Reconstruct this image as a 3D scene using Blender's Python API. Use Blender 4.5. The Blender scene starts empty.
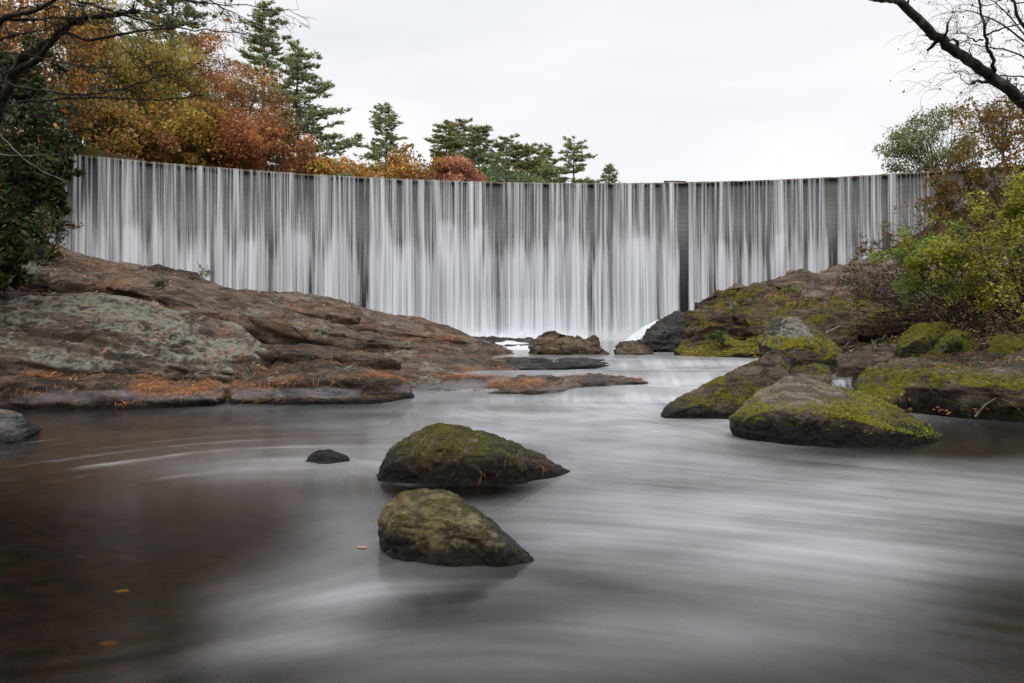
import bpy, bmesh, math, random
import numpy as np
from mathutils import Vector

SC = bpy.context.scene
COL = SC.collection
R = math.radians
F, HZ, CAMZ = 683.0, 318.0, 1.5

# ---------------------------------------------------------------- camera, sky, sun, exposure
cam = bpy.data.cameras.new("camera")
cam.sensor_width = 36.0
cam.lens = 36.0 * F / 1024.0
cam.shift_y = -(341.5 - HZ) / 1024.0
cam.clip_start, cam.clip_end = 0.05, 6000
camo = bpy.data.objects.new("camera", cam)
camo.location = (0, 0, CAMZ)
camo.rotation_euler = (R(90), 0, 0)
COL.objects.link(camo)
SC.camera = camo

SUN_ELEV, SUN_ROT = R(64), R(165)
w = bpy.data.worlds.new("World")
SC.world = w
w.use_nodes = True
wn, wl = w.node_tree.nodes, w.node_tree.links
wn.clear()
sky = wn.new('ShaderNodeTexSky')
sky.sky_type = 'NISHITA'
sky.sun_disc = False
sky.sun_elevation = SUN_ELEV
sky.sun_rotation = SUN_ROT
hs = wn.new('ShaderNodeHueSaturation'); hs.inputs['Saturation'].default_value = 0.25
wl.new(sky.outputs[0], hs.inputs['Color'])
tc = wn.new('ShaderNodeTexCoord')
mp = wn.new('ShaderNodeMapping'); mp.inputs['Scale'].default_value = (1, 1, 3.2)
wl.new(tc.outputs['Generated'], mp.inputs[0])
ns = wn.new('ShaderNodeTexNoise'); ns.inputs['Scale'].default_value = 1.7; ns.inputs['Detail'].default_value = 6
ns.inputs['Distortion'].default_value = 0.4
wl.new(mp.outputs[0], ns.inputs['Vector'])
cr = wn.new('ShaderNodeValToRGB')
cr.color_ramp.elements[0].position = 0.3; cr.color_ramp.elements[0].color = (0.75, 0.77, 0.805, 1)
cr.color_ramp.elements[1].position = 0.66; cr.color_ramp.elements[1].color = (0.90, 0.905, 0.92, 1)
wl.new(ns.outputs[0], cr.inputs[0])
ml = wn.new('ShaderNodeMix'); ml.data_type = 'RGBA'; ml.blend_type = 'MULTIPLY'
ml.inputs[0].default_value = 1.0
ml.inputs[7].default_value = (10.5, 10.5, 10.5, 1)
wl.new(cr.outputs[0], ml.inputs[6])
mx = wn.new('ShaderNodeMix'); mx.data_type = 'RGBA'; mx.inputs[0].default_value = 0.93
wl.new(hs.outputs[0], mx.inputs[6]); wl.new(ml.outputs[2], mx.inputs[7])
spx = wn.new('ShaderNodeSeparateXYZ'); wl.new(tc.outputs['Generated'], spx.inputs[0])
zen = wn.new('ShaderNodeMapRange'); zen.interpolation_type = 'SMOOTHSTEP'
zen.inputs[1].default_value = 0.40; zen.inputs[2].default_value = 0.95; zen.inputs[3].default_value = 1.0; zen.inputs[4].default_value = 2.1
wl.new(spx.outputs[2], zen.inputs[0])
mz = wn.new('ShaderNodeVectorMath'); mz.operation = 'SCALE'
wl.new(mx.outputs[2], mz.inputs[0]); wl.new(zen.outputs[0], mz.inputs['Scale'])
bg = wn.new('ShaderNodeBackground'); bg.inputs[1].default_value = 0.1
wl.new(mz.outputs[0], bg.inputs[0])
wo = wn.new('ShaderNodeOutputWorld'); wl.new(bg.outputs[0], wo.inputs[0])

sl = bpy.data.lights.new("sun", 'SUN'); sl.energy = 1.2; sl.angle = R(25); sl.color = (1, 0.97, 0.93)
so = bpy.data.objects.new("sun", sl); COL.objects.link(so)
_az = SUN_ROT  # compass style: 0 = +Y, clockwise
sd = Vector((math.sin(_az) * math.cos(SUN_ELEV), math.cos(_az) * math.cos(SUN_ELEV), math.sin(SUN_ELEV)))
so.rotation_euler = sd.to_track_quat('Z', 'Y').to_euler()

SC.view_settings.view_transform = 'Standard'
SC.view_settings.look = 'None'
SC.view_settings.exposure = 0.12
SC.view_settings.gamma = 1.0
SC.view_settings.use_curve_mapping = False
SC.render.engine = 'CYCLES'
SC.cycles.max_bounces = 6
SC.cycles.transparent_max_bounces = 12
SC.cycles.caustics_reflective = False
SC.cycles.caustics_refractive = False
SC.cycles.use_denoising = True

# ---------------------------------------------------------------- helpers
rng = np.random.default_rng(7)
random.seed(7)


def P(px, py, D):
    return ((px - 512.0) / F * D, D, CAMZ - (py - HZ) / F * D)


_perm = np.random.default_rng(3).permutation(256)
_perm = np.concatenate([_perm, _perm]).astype(np.int32)
_g = np.random.default_rng(5).normal(size=(256, 3)); _g /= np.linalg.norm(_g, axis=1)[:, None]


def pnoise(p):
    p = np.asarray(p, dtype=np.float64)
    i = np.floor(p).astype(np.int32); f = p - i; i &= 255
    u = f * f * f * (f * (f * 6 - 15) + 10)
    out = np.zeros(len(p))
    for dx in (0, 1):
        wx = u[:, 0] if dx else 1 - u[:, 0]
        for dy in (0, 1):
            wy = u[:, 1] if dy else 1 - u[:, 1]
            for dz in (0, 1):
                wz = u[:, 2] if dz else 1 - u[:, 2]
                h = _perm[_perm[_perm[(i[:, 0] + dx) & 255] + ((i[:, 1] + dy) & 255)] + ((i[:, 2] + dz) & 255)]
                g = _g[h]
                out += wx * wy * wz * (g[:, 0] * (f[:, 0] - dx) + g[:, 1] * (f[:, 1] - dy) + g[:, 2] * (f[:, 2] - dz))
    return out * 1.5


def fbm(p, octv=4, gain=0.5, lac=2.03):
    p = np.asarray(p, dtype=np.float64); a, s = 1.0, np.zeros(len(p))
    for k in range(octv):
        s += a * pnoise(p + 17.3 * k); p = p * lac; a *= gain
    return s


_jit = np.random.default_rng(9).random((256, 4))


def worley(p):
    """F1, F2 and the random value of the nearest cell"""
    p = np.asarray(p, float); i = np.floor(p).astype(np.int32); f = p - i
    n = len(p); F1 = np.full(n, 9.0); F2 = np.full(n, 9.0); val = np.zeros(n)
    for dx in (-1, 0, 1):
        for dy in (-1, 0, 1):
            for dz in (-1, 0, 1):
                h = _perm[_perm[_perm[(i[:, 0] + dx) & 255] + ((i[:, 1] + dy) & 255)] + ((i[:, 2] + dz) & 255)]
                j = _jit[h]
                d = np.sqrt((dx + j[:, 0] - f[:, 0])**2 + (dy + j[:, 1] - f[:, 1])**2 + (dz + j[:, 2] - f[:, 2])**2)
                n1 = d < F1
                F2 = np.where(n1, F1, np.minimum(F2, d)); val = np.where(n1, j[:, 3], val); F1 = np.where(n1, d, F1)
    return F1, F2, val


def smooth(a, b, x):
    t = np.clip((x - a) / (b - a), 0, 1)
    return t * t * (3 - 2 * t)


def mesh_np(name, V, faces, n):
    """fast mesh from V (k,3) and faces (m,n)"""
    me = bpy.data.meshes.new(name)
    V = np.asarray(V, dtype=np.float32); faces = np.asarray(faces, dtype=np.int32)
    me.vertices.add(len(V)); me.vertices.foreach_set('co', V.ravel())
    me.loops.add(faces.size); me.loops.foreach_set('vertex_index', faces.ravel())
    me.polygons.add(len(faces))
    me.polygons.foreach_set('loop_start', np.arange(0, faces.size, n, dtype=np.int32))
    me.update(calc_edges=True)
    me.validate()
    return me


def set_smooth(me):
    me.polygons.foreach_set('use_smooth', np.ones(len(me.polygons), dtype=bool))


def tag(o, label=None, cat=None, group=None, kind=None):
    if label: o['label'] = label
    if cat: o['category'] = cat
    if group: o['group'] = group
    if kind or cat: o['kind'] = kind or 'thing'
    return o


def link(name, me, mat=None, parent=None, loc=None):
    o = bpy.data.objects.new(name, me)
    if mat is not None:
        me.materials.clear(); me.materials.append(mat)
    if loc is not None: o.location = loc
    if parent is not None: o.parent = parent
    COL.objects.link(o)
    return o


def empty(name, loc):
    o = bpy.data.objects.new(name, None)
    o.empty_display_size = 0.2
    o.location = loc
    COL.objects.link(o)
    return o


# ---------------------------------------------------------------- node helper
class NT:
    def __init__(s, name):
        s.m = bpy.data.materials.new(name); s.m.use_nodes = True
        s.t = s.m.node_tree; s.t.nodes.clear()
        s.out = s.t.nodes.new('ShaderNodeOutputMaterial')

    def n(s, typ, **kw):
        nd = s.t.nodes.new('ShaderNode' + typ)
        for k, v in kw.items():
            setattr(nd, k, v)
        return nd

    def set(s, sock, v):
        if hasattr(v, 'is_output') or isinstance(v, bpy.types.NodeSocket):
            s.t.links.new(v, sock)
        elif isinstance(v, (tuple, list)) and len(v) == 3 and sock.type == 'RGBA':
            sock.default_value = (*v, 1)
        else:
            sock.default_value = v

    def math(s, op, a, b=0.0, clamp=False):
        nd = s.n('Math', operation=op, use_clamp=clamp)
        s.set(nd.inputs[0], a); s.set(nd.inputs[1], b)
        return nd.outputs[0]

    def mix(s, f, a, b, blend='MIX'):
        nd = s.n('Mix', data_type='RGBA', blend_type=blend)
        s.set(nd.inputs[0], f); s.set(nd.inputs[6], a); s.set(nd.inputs[7], b)
        return nd.outputs[2]

    def noise(s, vec, scale, detail=4, rough=0.55, dist=0.0):
        nd = s.n('TexNoise')
        s.set(nd.inputs['Vector'], vec)
        nd.inputs['Scale'].default_value = scale; nd.inputs['Detail'].default_value = detail
        nd.inputs['Roughness'].default_value = rough; nd.inputs['Distortion'].default_value = dist
        return nd.outputs[0]

    def scale(s, vec, sc, rot=(0, 0, 0)):
        nd = s.n('Mapping'); s.set(nd.inputs[0], vec)
        nd.inputs['Scale'].default_value = sc; nd.inputs['Rotation'].default_value = rot
        return nd.outputs[0]

    def step(s, v, a, b):
        nd = s.n('MapRange', interpolation_type='SMOOTHSTEP')
        s.set(nd.inputs[0], v); nd.inputs[1].default_value = a; nd.inputs[2].default_value = b
        return nd.outputs[0]

    def bump(s, h, strength, dist):
        nd = s.n('Bump'); nd.inputs['Strength'].default_value = strength
        nd.inputs['Distance'].default_value = dist; s.set(nd.inputs['Height'], h)
        return nd.outputs[0]

    def pos(s):
        return s.n('NewGeometry').outputs['Position']

    def attr(s, name):
        nd = s.n('Attribute', attribute_name=name)
        return nd

    def bsdf(s, color, rough=0.8, normal=None, spec=0.3):
        b = s.n('BsdfPrincipled')
        s.set(b.inputs['Base Color'], color); s.set(b.inputs['Roughness'], rough)
        b.inputs['Specular IOR Level'].default_value = spec
        if normal is not None: s.set(b.inputs['Normal'], normal)
        return b.outputs[0]

    def done(s, sh):
        s.t.links.new(sh, s.out.inputs[0]); return s.m


def rock_mat(name, dark, light, det=1.0, lichen=0.0, moss=0.0, litter=0.0, wet=0.16, crack=0.5,
             moss_col=(0.075, 0.085, 0.008), moss_zmin=-9.0, lichen_col=(0.30, 0.32, 0.25), dip=0.0, moss_up=0.6, moss_zmax=99.0, moss_lin=0.0, pale_band=0.0):
    t = NT(name)
    p = t.pos()
    geo = t.n('NewGeometry')
    sep = t.n('SeparateXYZ'); t.set(sep.inputs[0], geo.outputs['Normal'])
    nz = sep.outputs[2]
    sp = t.n('SeparateXYZ'); t.set(sp.inputs[0], p)
    z = sp.outputs[2]
    big = t.noise(p, 0.7 * det, 5, 0.6, 0.6)
    mid = t.noise(p, 3.1 * det, 8, 0.65, 0.3)
    fine = t.noise(p, 28 * det, 6, 0.7)
    band = t.noise(t.scale(p, (0.4 * det, 0.55 * det, 5.0 * det), (0, dip, 0)), 1.0, 6, 0.6, 0.5)
    a = t.math('ADD', t.math('MULTIPLY', mid, 0.55), t.math('MULTIPLY', band, 0.45))
    a = t.math('ADD', t.math('MULTIPLY', a, 0.75), t.math('MULTIPLY', fine, 0.25))
    base = t.mix(t.step(a, 0.40, 0.60), dark, light)
    base = t.mix(t.math('MULTIPLY', t.step(t.noise(t.scale(p, (.6 * det, .6 * det, 2.4 * det), (0, dip, 0)), 1.3, 7, .7, 1.0), .49, .58), .78), base, (dark[0] * .85, dark[1] * .85, dark[2] * .85))
    # warm iron tint patches
    base = t.mix(t.math('MULTIPLY', t.step(big, 0.5, 0.68), 0.4), base, (light[0] * 1.1, light[1] * 0.82, light[2] * 0.58))
    # speckle
    gr = t.noise(p, 45 * det, 5, 0.75)
    base = t.mix(t.math('MULTIPLY', t.step(gr, 0.54, 0.66), .7), base, (light[0] * 1.5, light[1] * 1.5, light[2] * 1.5))
    base = t.mix(t.math('MULTIPLY', t.step(gr, 0.46, 0.34), .75), base, (dark[0] * .5, dark[1] * .5, dark[2] * .5))
    # cracks
    wv = t.n('VectorMath', operation='ADD')
    nz3 = t.n('TexNoise'); nz3.inputs['Scale'].default_value = 2.5 * det; nz3.inputs['Detail'].default_value = 4; t.set(nz3.inputs['Vector'], p)
    sc3 = t.n('VectorMath', operation='SCALE'); t.set(sc3.inputs[0], nz3.outputs[1]); sc3.inputs['Scale'].default_value = 0.28 / det
    t.set(wv.inputs[0], p); t.set(wv.inputs[1], sc3.outputs[0])
    vo = t.n('TexVoronoi', feature='DISTANCE_TO_EDGE'); vo.inputs['Scale'].default_value = 1.0
    t.set(vo.inputs['Vector'], t.scale(wv.outputs[0], (0.7 * det, 0.9 * det, 2.2 * det), (0.2, dip, 0.3)))
    ck = t.math('SUBTRACT', 1.0, t.step(vo.outputs[0], 0.0, 0.035))
    ck = t.math('MULTIPLY', ck, t.step(big, 0.42, 0.55))
    ck = t.math('MULTIPLY', ck, crack)
    base = t.mix(t.math('MULTIPLY', ck, 0.8), base, (dark[0] * .35, dark[1] * .3, dark[2] * .3))
    h = t.math('ADD', t.math('MULTIPLY', mid, 0.7), t.math('MULTIPLY', fine, 0.22))
    h = t.math('ADD', h, t.math('MULTIPLY', band, 0.5))
    h = t.math('SUBTRACT', h, t.math('MULTIPLY', ck, 0.5))
    rough = 0.85
    if lichen > 0:
        l1 = t.noise(p, 1.1 * det, 9, 0.7, 0.4)
        lm = t.step(t.math('ADD', l1, t.math('MULTIPLY', nz, 0.10)), 0.68 - 0.3 * lichen, 0.74 - 0.3 * lichen)
        l2 = t.step(t.noise(p, 9 * det, 6, 0.75), 0.40, 0.56)
        lm = t.math('MULTIPLY', lm, l2)
        lc = t.mix(t.noise(p, 20 * det, 4), (lichen_col[0] * .6, lichen_col[1] * .6, lichen_col[2] * .6), (lichen_col[0] * 1.35, lichen_col[1] * 1.35, lichen_col[2] * 1.3))
        base = t.mix(t.math('MULTIPLY', lm, 0.85), base, lc)
    if litter > 0:
        q = t.noise(t.scale(p, (2.2 * det, 1.2 * det, 5 * det), (0, dip, 0.3)), 1.0, 7, 0.7, 0.8)
        lt = t.step(q, 0.70 - 0.22 * litter, 0.76 - 0.22 * litter)
        lt = t.math('MULTIPLY', lt, t.step(nz, 0.35, 0.75))
        lt = t.math('MULTIPLY', lt, t.step(t.noise(t.scale(p, (14, 30, 14), (0, 0, 0.6)), 2.0, 4, 0.7), 0.38, 0.6))
        lcol = t.mix(t.noise(p, 16, 4), (0.08, 0.032, 0.012), (0.31, 0.135, 0.05))
        base = t.mix(lt, base, lcol)
    if moss > 0:
        zx = t.math('ADD', z, t.math('MULTIPLY', sp.outputs[0], moss_lin))
        m1 = t.noise(p, 1.7 * det, 7, 0.68, 0.5)
        mv = t.math('ADD', m1, t.math('MULTIPLY', nz, 0.22 * moss_up))
        mm = t.step(mv, 0.80 - 0.42 * moss, 0.90 - 0.42 * moss)
        mm = t.math('MULTIPLY', mm, t.step(t.math('ADD', nz, t.math('MULTIPLY', t.math('SUBTRACT', m1, .5), .8)), -0.05, 0.35))
        if moss_zmin > -8:
            mm = t.math('MULTIPLY', mm, t.step(t.math('ADD', z, t.math('MULTIPLY', mid, 0.12)), moss_zmin, moss_zmin + 0.14))
        if moss_zmax < 90:
            mm = t.math('MULTIPLY', mm, t.math('SUBTRACT', 1.0, t.step(t.math('ADD', zx, t.math('MULTIPLY', t.math('SUBTRACT', m1, .5), .5)), moss_zmax - .06, moss_zmax + .06)))
        mn = t.noise(p, 11 * det, 6, 0.7)
        mc = t.mix(t.step(mn, 0.35, 0.68), (moss_col[0] * .35, moss_col[1] * .38, moss_col[2] * .5), (moss_col[0] * 1.9, moss_col[1] * 1.8, moss_col[2] * 1.4))
        mc = t.mix(t.step(t.noise(p, 2.2 * det, 4), 0.5, 0.68), mc, (moss_col[0] * 1.7, moss_col[1] * 1.4, moss_col[2] * 1.2))
        base = t.mix(mm, base, mc)
        h = t.math('ADD', h, t.math('MULTIPLY', mm, t.math('ADD', 0.25, t.math('MULTIPLY', t.noise(p, 60 * det, 5, 0.75), 0.9))))
    if pale_band > 0:  # pale strip painted along the waterline for the sheen of wet rock
        bz = t.math('ADD', z, t.math('MULTIPLY', t.math('SUBTRACT', big, .5), .35))
        pb = t.math('MULTIPLY', t.step(bz, .10, .16), t.math('SUBTRACT', 1.0, t.step(bz, .24, .32)))
        pb = t.math('MULTIPLY', pb, t.step(t.noise(p, .55, 3), .46, .56))
        base = t.mix(t.math('MULTIPLY', pb, pale_band), base, t.mix(fine, (.14, .14, .15), (.42, .42, .44)))
    # wet band at the waterline
    wm = t.math('SUBTRACT', 1.0, t.step(t.math('ADD', z, t.math('ADD', t.math('MULTIPLY', t.math('SUBTRACT', mid, 0.5), 0.25), t.math('MULTIPLY', t.math('SUBTRACT', big, 0.5), 1.6 * wet))), wet * 0.35, wet))
    base = t.mix(wm, base, t.mix(0.92, base, (0.004, 0.004, 0.004)))
    # brown silt and algae over everything below the waterline
    base = t.mix(t.step(z, -.03, -.10), base, t.mix(mid, (.020, .014, .006), (.075, .048, .020)))
    rg = t.math('SUBTRACT', rough, t.math('MULTIPLY', wm, 0.5))
    return t.done(t.bsdf(base, rg, t.bump(t.math('ADD', h, t.math('MULTIPLY', gr, .55)), 1.0, 0.12 / det), 0.3))


def leaf_mat(name, trans=0.35, rough=0.6):
    t = NT(name)
    c = t.attr('tint').outputs['Color']
    b = t.bsdf(c, rough, None, 0.25)
    tr = t.n('BsdfTranslucent'); t.set(tr.inputs[0], c)
    mxs = t.n('MixShader'); mxs.inputs[0].default_value = trans
    t.t.links.new(b, mxs.inputs[1]); t.t.links.new(tr.outputs[0], mxs.inputs[2])
    return t.done(mxs.outputs[0])


def bark_mat(name, a, b, sc=8):
    t = NT(name); p = t.pos()
    n = t.noise(t.scale(p, (sc, sc, sc * .25)), 1.0, 6, 0.7, 0.4)
    n2 = t.noise(p, 3, 4)
    c = t.mix(t.step(n, .35, .65), a, b)
    c = t.mix(t.math('MULTIPLY', t.step(n2, .55, .65), .5), c, (0.17, 0.18, 0.13))
    return t.done(t.bsdf(c, .9, t.bump(n, .8, .03), .2))


M_LEAF = leaf_mat("leaf_foliage")
M_NEEDLE = leaf_mat("needle_foliage", 0.5)
M_GLOSSY_LEAF = leaf_mat("evergreen_leaf", 0.15, 0.34)
M_BARK = bark_mat("grey_brown_bark", (0.045, 0.035, 0.028), (0.16, 0.13, 0.11))
M_BARK_DARK = bark_mat("dark_wet_bark", (0.012, 0.010, 0.009), (0.05, 0.042, 0.035), 14)
M_BARK_PALE = bark_mat("pale_bark", (0.12, 0.11, 0.10), (0.34, 0.32, 0.29))
M_LITTER = leaf_mat("dry_litter", 0.1, 0.8)

# ---------------------------------------------------------------- terrain, river, lake
ARC = [(-19.0, 29.75), (6.7, 36.0), (20.7, 33.0)]
(ax, ay), (bx_, by_), (cx_, cy_) = ARC
_d = 2 * (ax * (by_ - cy_) + bx_ * (cy_ - ay) + cx_ * (ay - by_))
OX = ((ax**2 + ay**2) * (by_ - cy_) + (bx_**2 + by_**2) * (cy_ - ay) + (cx_**2 + cy_**2) * (ay - by_)) / _d
OY = ((ax**2 + ay**2) * (cx_ - bx_) + (bx_**2 + by_**2) * (ax - cx_) + (cx_**2 + cy_**2) * (bx_ - ax)) / _d
RAD = math.hypot(ax - OX, ay - OY)
CREST = 8.6
print("dam circle", OX, OY, RAD)


def dam_xy(x, off=0.0):
    """arc angle for a given world x on the downstream face"""
    th = np.arcsin((x - OX) / RAD)
    return OX + (RAD + off) * np.sin(th), OY + (RAD + off) * np.cos(th)


CP = np.array([  # x, y, z of the bare ground
    (-9, -6, 1.5), (-8, 2, .9), (-8.2, 7, .6), (-9.5, 10.5, .1), (-7, 13, -.1), (-3, 13, -.3), (-9, 15, .6), (-12, 18, 1.5), (-7, 18, .8),
    (-4, 20, .2), (-7, 24, .9), (-12, 24, 1.5), (-16, 22, 2.0), (-20, 20, 3.8), (-16, 12, 3.0), (-14, 6, 2.5), (-25, 10, 6.5), (-30, 25, 8.5),
    (-21, 27, 3.5), (-25, 30.5, 7.5), (-12, 30, .6), (-30, 0, 7), (-16, -10, 4), (-45, 20, 11), (-45, -20, 10),
    (0, -30, -1.2), (0, -8, -.9), (0, 0, -.7), (-3, 4, -.42), (0, 5, -.6), (4, 5, -.7), (3, 9, -.5), (-4, 8, -.6), (0, 12, -.35), (4, 14, -.1), (4, 18, .1), (5, 25, .0), (0, 30, 0), (10, 33, .2),
    (-6, 32, .3), (5, -8, -.8), (8, 0, .3), (8, 5, .1), (7.2, 8.5, -.2), (8.5, 10.8, .35), (6, 13.5, -.15), (10, 13, .9), (8, 16, .2), (7.0, 19, .1), (12, 18, 1.9), (11, 23, 1.8), (14, 14, 1.9), (12, 9, 1.3), (16, 20, 3.0),
    (16, 27, 3.4), (20, 24, 4.4), (20, 12, 4.2), (18, 5, 3), (24, 31, 8.2), (30, 20, 8.5), (30, 5, 7), (12, -6, 2), (45, 20, 11), (45, -20, 10), (20, -12, 5)], dtype=float)


def _rbf_fit(C):
    d = np.sqrt(((C[:, None, :2] - C[None, :, :2])**2).sum(-1) + 0.6)
    n = len(C)
    A = np.zeros((n + 3, n + 3)); A[:n, :n] = d; A[:n, n] = 1; A[:n, n + 1:] = C[:, :2]; A[n:, :n] = A[:n, n:].T
    return np.linalg.solve(A, np.concatenate([C[:, 2], np.zeros(3)]))


_W = _rbf_fit(CP)


def ground_z(x, y):
    x = np.asarray(x, float); y = np.asarray(y, float)
    d = np.sqrt((x[:, None] - CP[None, :, 0])**2 + (y[:, None] - CP[None, :, 1])**2 + 0.6)
    xc, yc = np.clip(x, -60, 60), np.clip(y, -40, 40)
    d = np.sqrt((xc[:, None] - CP[None, :, 0])**2 + (yc[:, None] - CP[None, :, 1])**2 + 0.6)
    z = d @ _W[:len(CP)] + _W[len(CP)] + _W[len(CP) + 1] * xc + _W[len(CP) + 2] * yc
    z = np.clip(z, -1.2, 12)
    r = np.hypot(x - OX, y - OY)
    up = smooth(RAD + .5, RAD + 1.2, r) * (y > OY)
    hill = 8.0 + 1.6 * smooth(-12, -22, x) + 1.2 * smooth(24, 34, x) + .9 * smooth(52, 60, y) + 1.5 * smooth(80, 300, y)
    z = z * (1 - up) + hill * up
    q = np.stack([x * .5, y * .5, x * 0], 1)
    return z + .12 * fbm(q, 4)


def axis(lo, hi, st, far, n):
    c = np.arange(lo, hi + st, st)
    e = np.geomspace(1, far, n)
    return np.concatenate([lo - e[::-1], c, hi + e])


gx, gy = axis(-34, 34, .3, 2500, 24), axis(-4, 60, .3, 2500, 24)
GX, GY = np.meshgrid(gx, gy)
gz = np.concatenate([ground_z(GX[i], GY[i]) for i in range(len(gy))])
idx = np.arange(len(gx) * len(gy)).reshape(len(gy), len(gx))
fq = np.stack([idx[:-1, :-1], idx[:-1, 1:], idx[1:, 1:], idx[1:, :-1]], -1).reshape(-1, 4)
me = mesh_np("ground", np.stack([GX.ravel(), GY.ravel(), gz], 1), fq, 4); set_smooth(me)
t = NT("forest_floor"); p = t.pos()
n1 = t.noise(p, 1.3, 7, .65, .5); n2 = t.noise(p, 24, 6, .75)
sp = t.n('SeparateXYZ'); t.set(sp.inputs[0], p)
c = t.mix(t.step(n2, .35, .65), (0.018, 0.010, 0.006), (0.11, 0.06, 0.03))
c = t.mix(t.step(n1, .52, .62), c, t.mix(n2, (0.012, 0.014, 0.003), (0.10, 0.11, 0.015)))
bed = t.mix(t.step(t.noise(p, 5, 6, .7, .6), .4, .68), (0.004, 0.003, 0.002), (0.075, 0.042, 0.012))
bank_reflection = t.mix(t.noise(p, 3, 5, .7), (.085, .055, .02), (.26, .165, .065))  # warm patch painted on the bed for the rock bank's reflection in the water
refl_mask = t.math('MULTIPLY', t.step(sp.outputs[1], 6.0, 9.0), t.step(sp.outputs[0], .5, -2.5))
bed = t.mix(refl_mask, bed, bank_reflection)
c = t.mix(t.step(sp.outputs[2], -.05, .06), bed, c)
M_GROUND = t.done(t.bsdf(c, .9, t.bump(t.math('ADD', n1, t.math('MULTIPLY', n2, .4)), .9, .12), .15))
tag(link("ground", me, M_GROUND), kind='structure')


# river -------------------------------------------------
def water_z(x, y):
    q = np.stack([x * .8, y * .25, x * 0 + 3], 1)
    wob = .55 * pnoise(q) - .06 * (x - 3)
    yy = y + wob
    z = .11 * smooth(12.2, 13.3, yy) + .17 * smooth(13.9, 15.2, yy) + .17 * smooth(16.2, 17.6, yy)
    # rounded humps above each step and a gentle long swell
    z += .05 * np.exp(-((yy - 13.3) / .45)**2) + .05 * np.exp(-((yy - 15.3) / .5)**2)
    q2 = np.stack([x * .9 + y * .3, y * .8, x * 0], 1)
    z += .012 * pnoise(q2) * smooth(3, 6, y)
    return z


YR = np.concatenate([np.linspace(-3, 1.5, 12)[:-1], np.geomspace(1.5, 40, 520)])
UC = np.linspace(-1, 1, 620)
WX = UC[None, :] * (1.0 * np.maximum(YR, 0)[:, None] + 4.0); WX = np.clip(WX, -27, 27)
WY = np.repeat(YR[:, None], len(UC), 1)
wx, wy = WX.ravel(), WY.ravel()
wz = water_z(wx, wy)
_tab = np.random.default_rng(11).random((512, 512))


def vnoise(x, y):
    i, j = np.floor(x).astype(int), np.floor(y).astype(int)
    f, g = x - i, y - j
    f = f * f * (3 - 2 * f); g = g * g * (3 - 2 * g)
    T = lambda a, b: _tab[a & 511, b & 511]
    return (T(i, j) * (1 - f) + T(i + 1, j) * f) * (1 - g) + (T(i, j + 1) * (1 - f) + T(i + 1, j + 1) * f) * g


RK = [(-.35, 4.4, .42), (-.6, 6.6, .85), (3.9, 8.7, 1.2)]


def flow(x, y):
    wr = smooth(-2.2, .8, x + .12 * (y - 4))
    vx = wr * .85; vy = -wr * (.42 + .25 * smooth(5, 11, y))
    # channel pulls water through the gap
    up = smooth(9.5, 13, y)
    vx = vx * (1 - up) + up * (-.12); vy = vy * (1 - up) - up * 1.0
    ex, ey = -2.3, 4.9
    dx, dy = x - ex, (y - ey) * .8
    r2 = dx * dx + dy * dy
    s = np.exp(-r2 / 14.0) * 1.5 / (.6 + np.sqrt(r2)) * (1 - .75 * wr)
    vx += -dy * s; vy += dx * s * 1.1
    for (rx, ry, rr) in RK:
        qx, qy = x - rx, y - ry
        q2 = qx * qx + qy * qy + 1e-3
        e = np.exp(-q2 / (2.2 * rr * rr))
        dot = (vx * qx + vy * qy) / np.sqrt(q2)
        inward = np.minimum(dot, 0)
        vx -= e * inward * qx / np.sqrt(q2) * 1.3; vy -= e * inward * qy / np.sqrt(q2) * 1.3
    l = np.sqrt(vx * vx + vy * vy) + 1e-4
    return vx / l, vy / l


def lic(fr, steps, h):
    acc = np.zeros_like(wx); 
    for sgn in (1, -1):
        x, y = wx.copy(), wy.copy()
        for k in range(steps):
            vx, vy = flow(x, y)
            sc = h * np.clip(y / 6, .25, 1.6)
            x += sgn * vx * sc; y += sgn * vy * sc
            acc += vnoise(x * fr + 100, y * fr + 100)
    acc /= 2 * steps
    # normalise contrast
    return np.clip((acc - acc.mean()) / (acc.std() + 1e-6) * .2 + .5, 0, 1)


L1 = lic(9.0, 26, .055)
L2 = lic(2.6, 20, .12)
L3 = lic(24.0, 16, .04)
PX = 512 + F * wx / np.maximum(wy, .6)
PY = HZ + F * CAMZ / np.maximum(wy, .6)


def blob(cx, cy, sx, sy, v, rot=0.0):
    c, s = math.cos(rot), math.sin(rot)
    dx, dy = PX - cx, PY - cy
    a, b = (dx * c + dy * s) / sx, (-dx * s + dy * c) / sy
    return v * np.exp(-.5 * (a * a + b * b))


milk = .015 + blob(760, 492, 230, 64, .50, .08) + blob(560, 425, 130, 26, .40) + blob(690, 400, 90, 22, .35) + blob(930, 520, 160, 70, .22)
milk += blob(300, 605, 85, 34, .50, -.12) + blob(540, 640, 170, 40, .22) + blob(350, 520, 40, 30, .08) + blob(300, 470, 110, 10, .26, .05)
milk += blob(620, 540, 120, 30, .20) + blob(200, 470, 130, 20, .12) + blob(800, 630, 170, 40, .10) + blob(230, 408, 60, 4, .12)
milk += blob(335, 545, 30, 40, .06)
milk -= blob(575, 580, 50, 7, .25, .17) + blob(430, 618, 100, 12, .35, -.06) + blob(470, 488, 80, 10, .45) + blob(700, 585, 90, 9, .15, .1) + blob(640, 602, 120, 10, .1, .1)
milk -= blob(1000, 640, 160, 70, .10) + blob(640, 690, 200, 25, .10) + blob(830, 452, 120, 10, .4) + blob(1010, 650, 90, 80, .2) + blob(60, 590, 150, 110, .30) + blob(980, 440, 60, 14, .4)
sharp = .45 + .55 * smooth(480, 400, PY)
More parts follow.
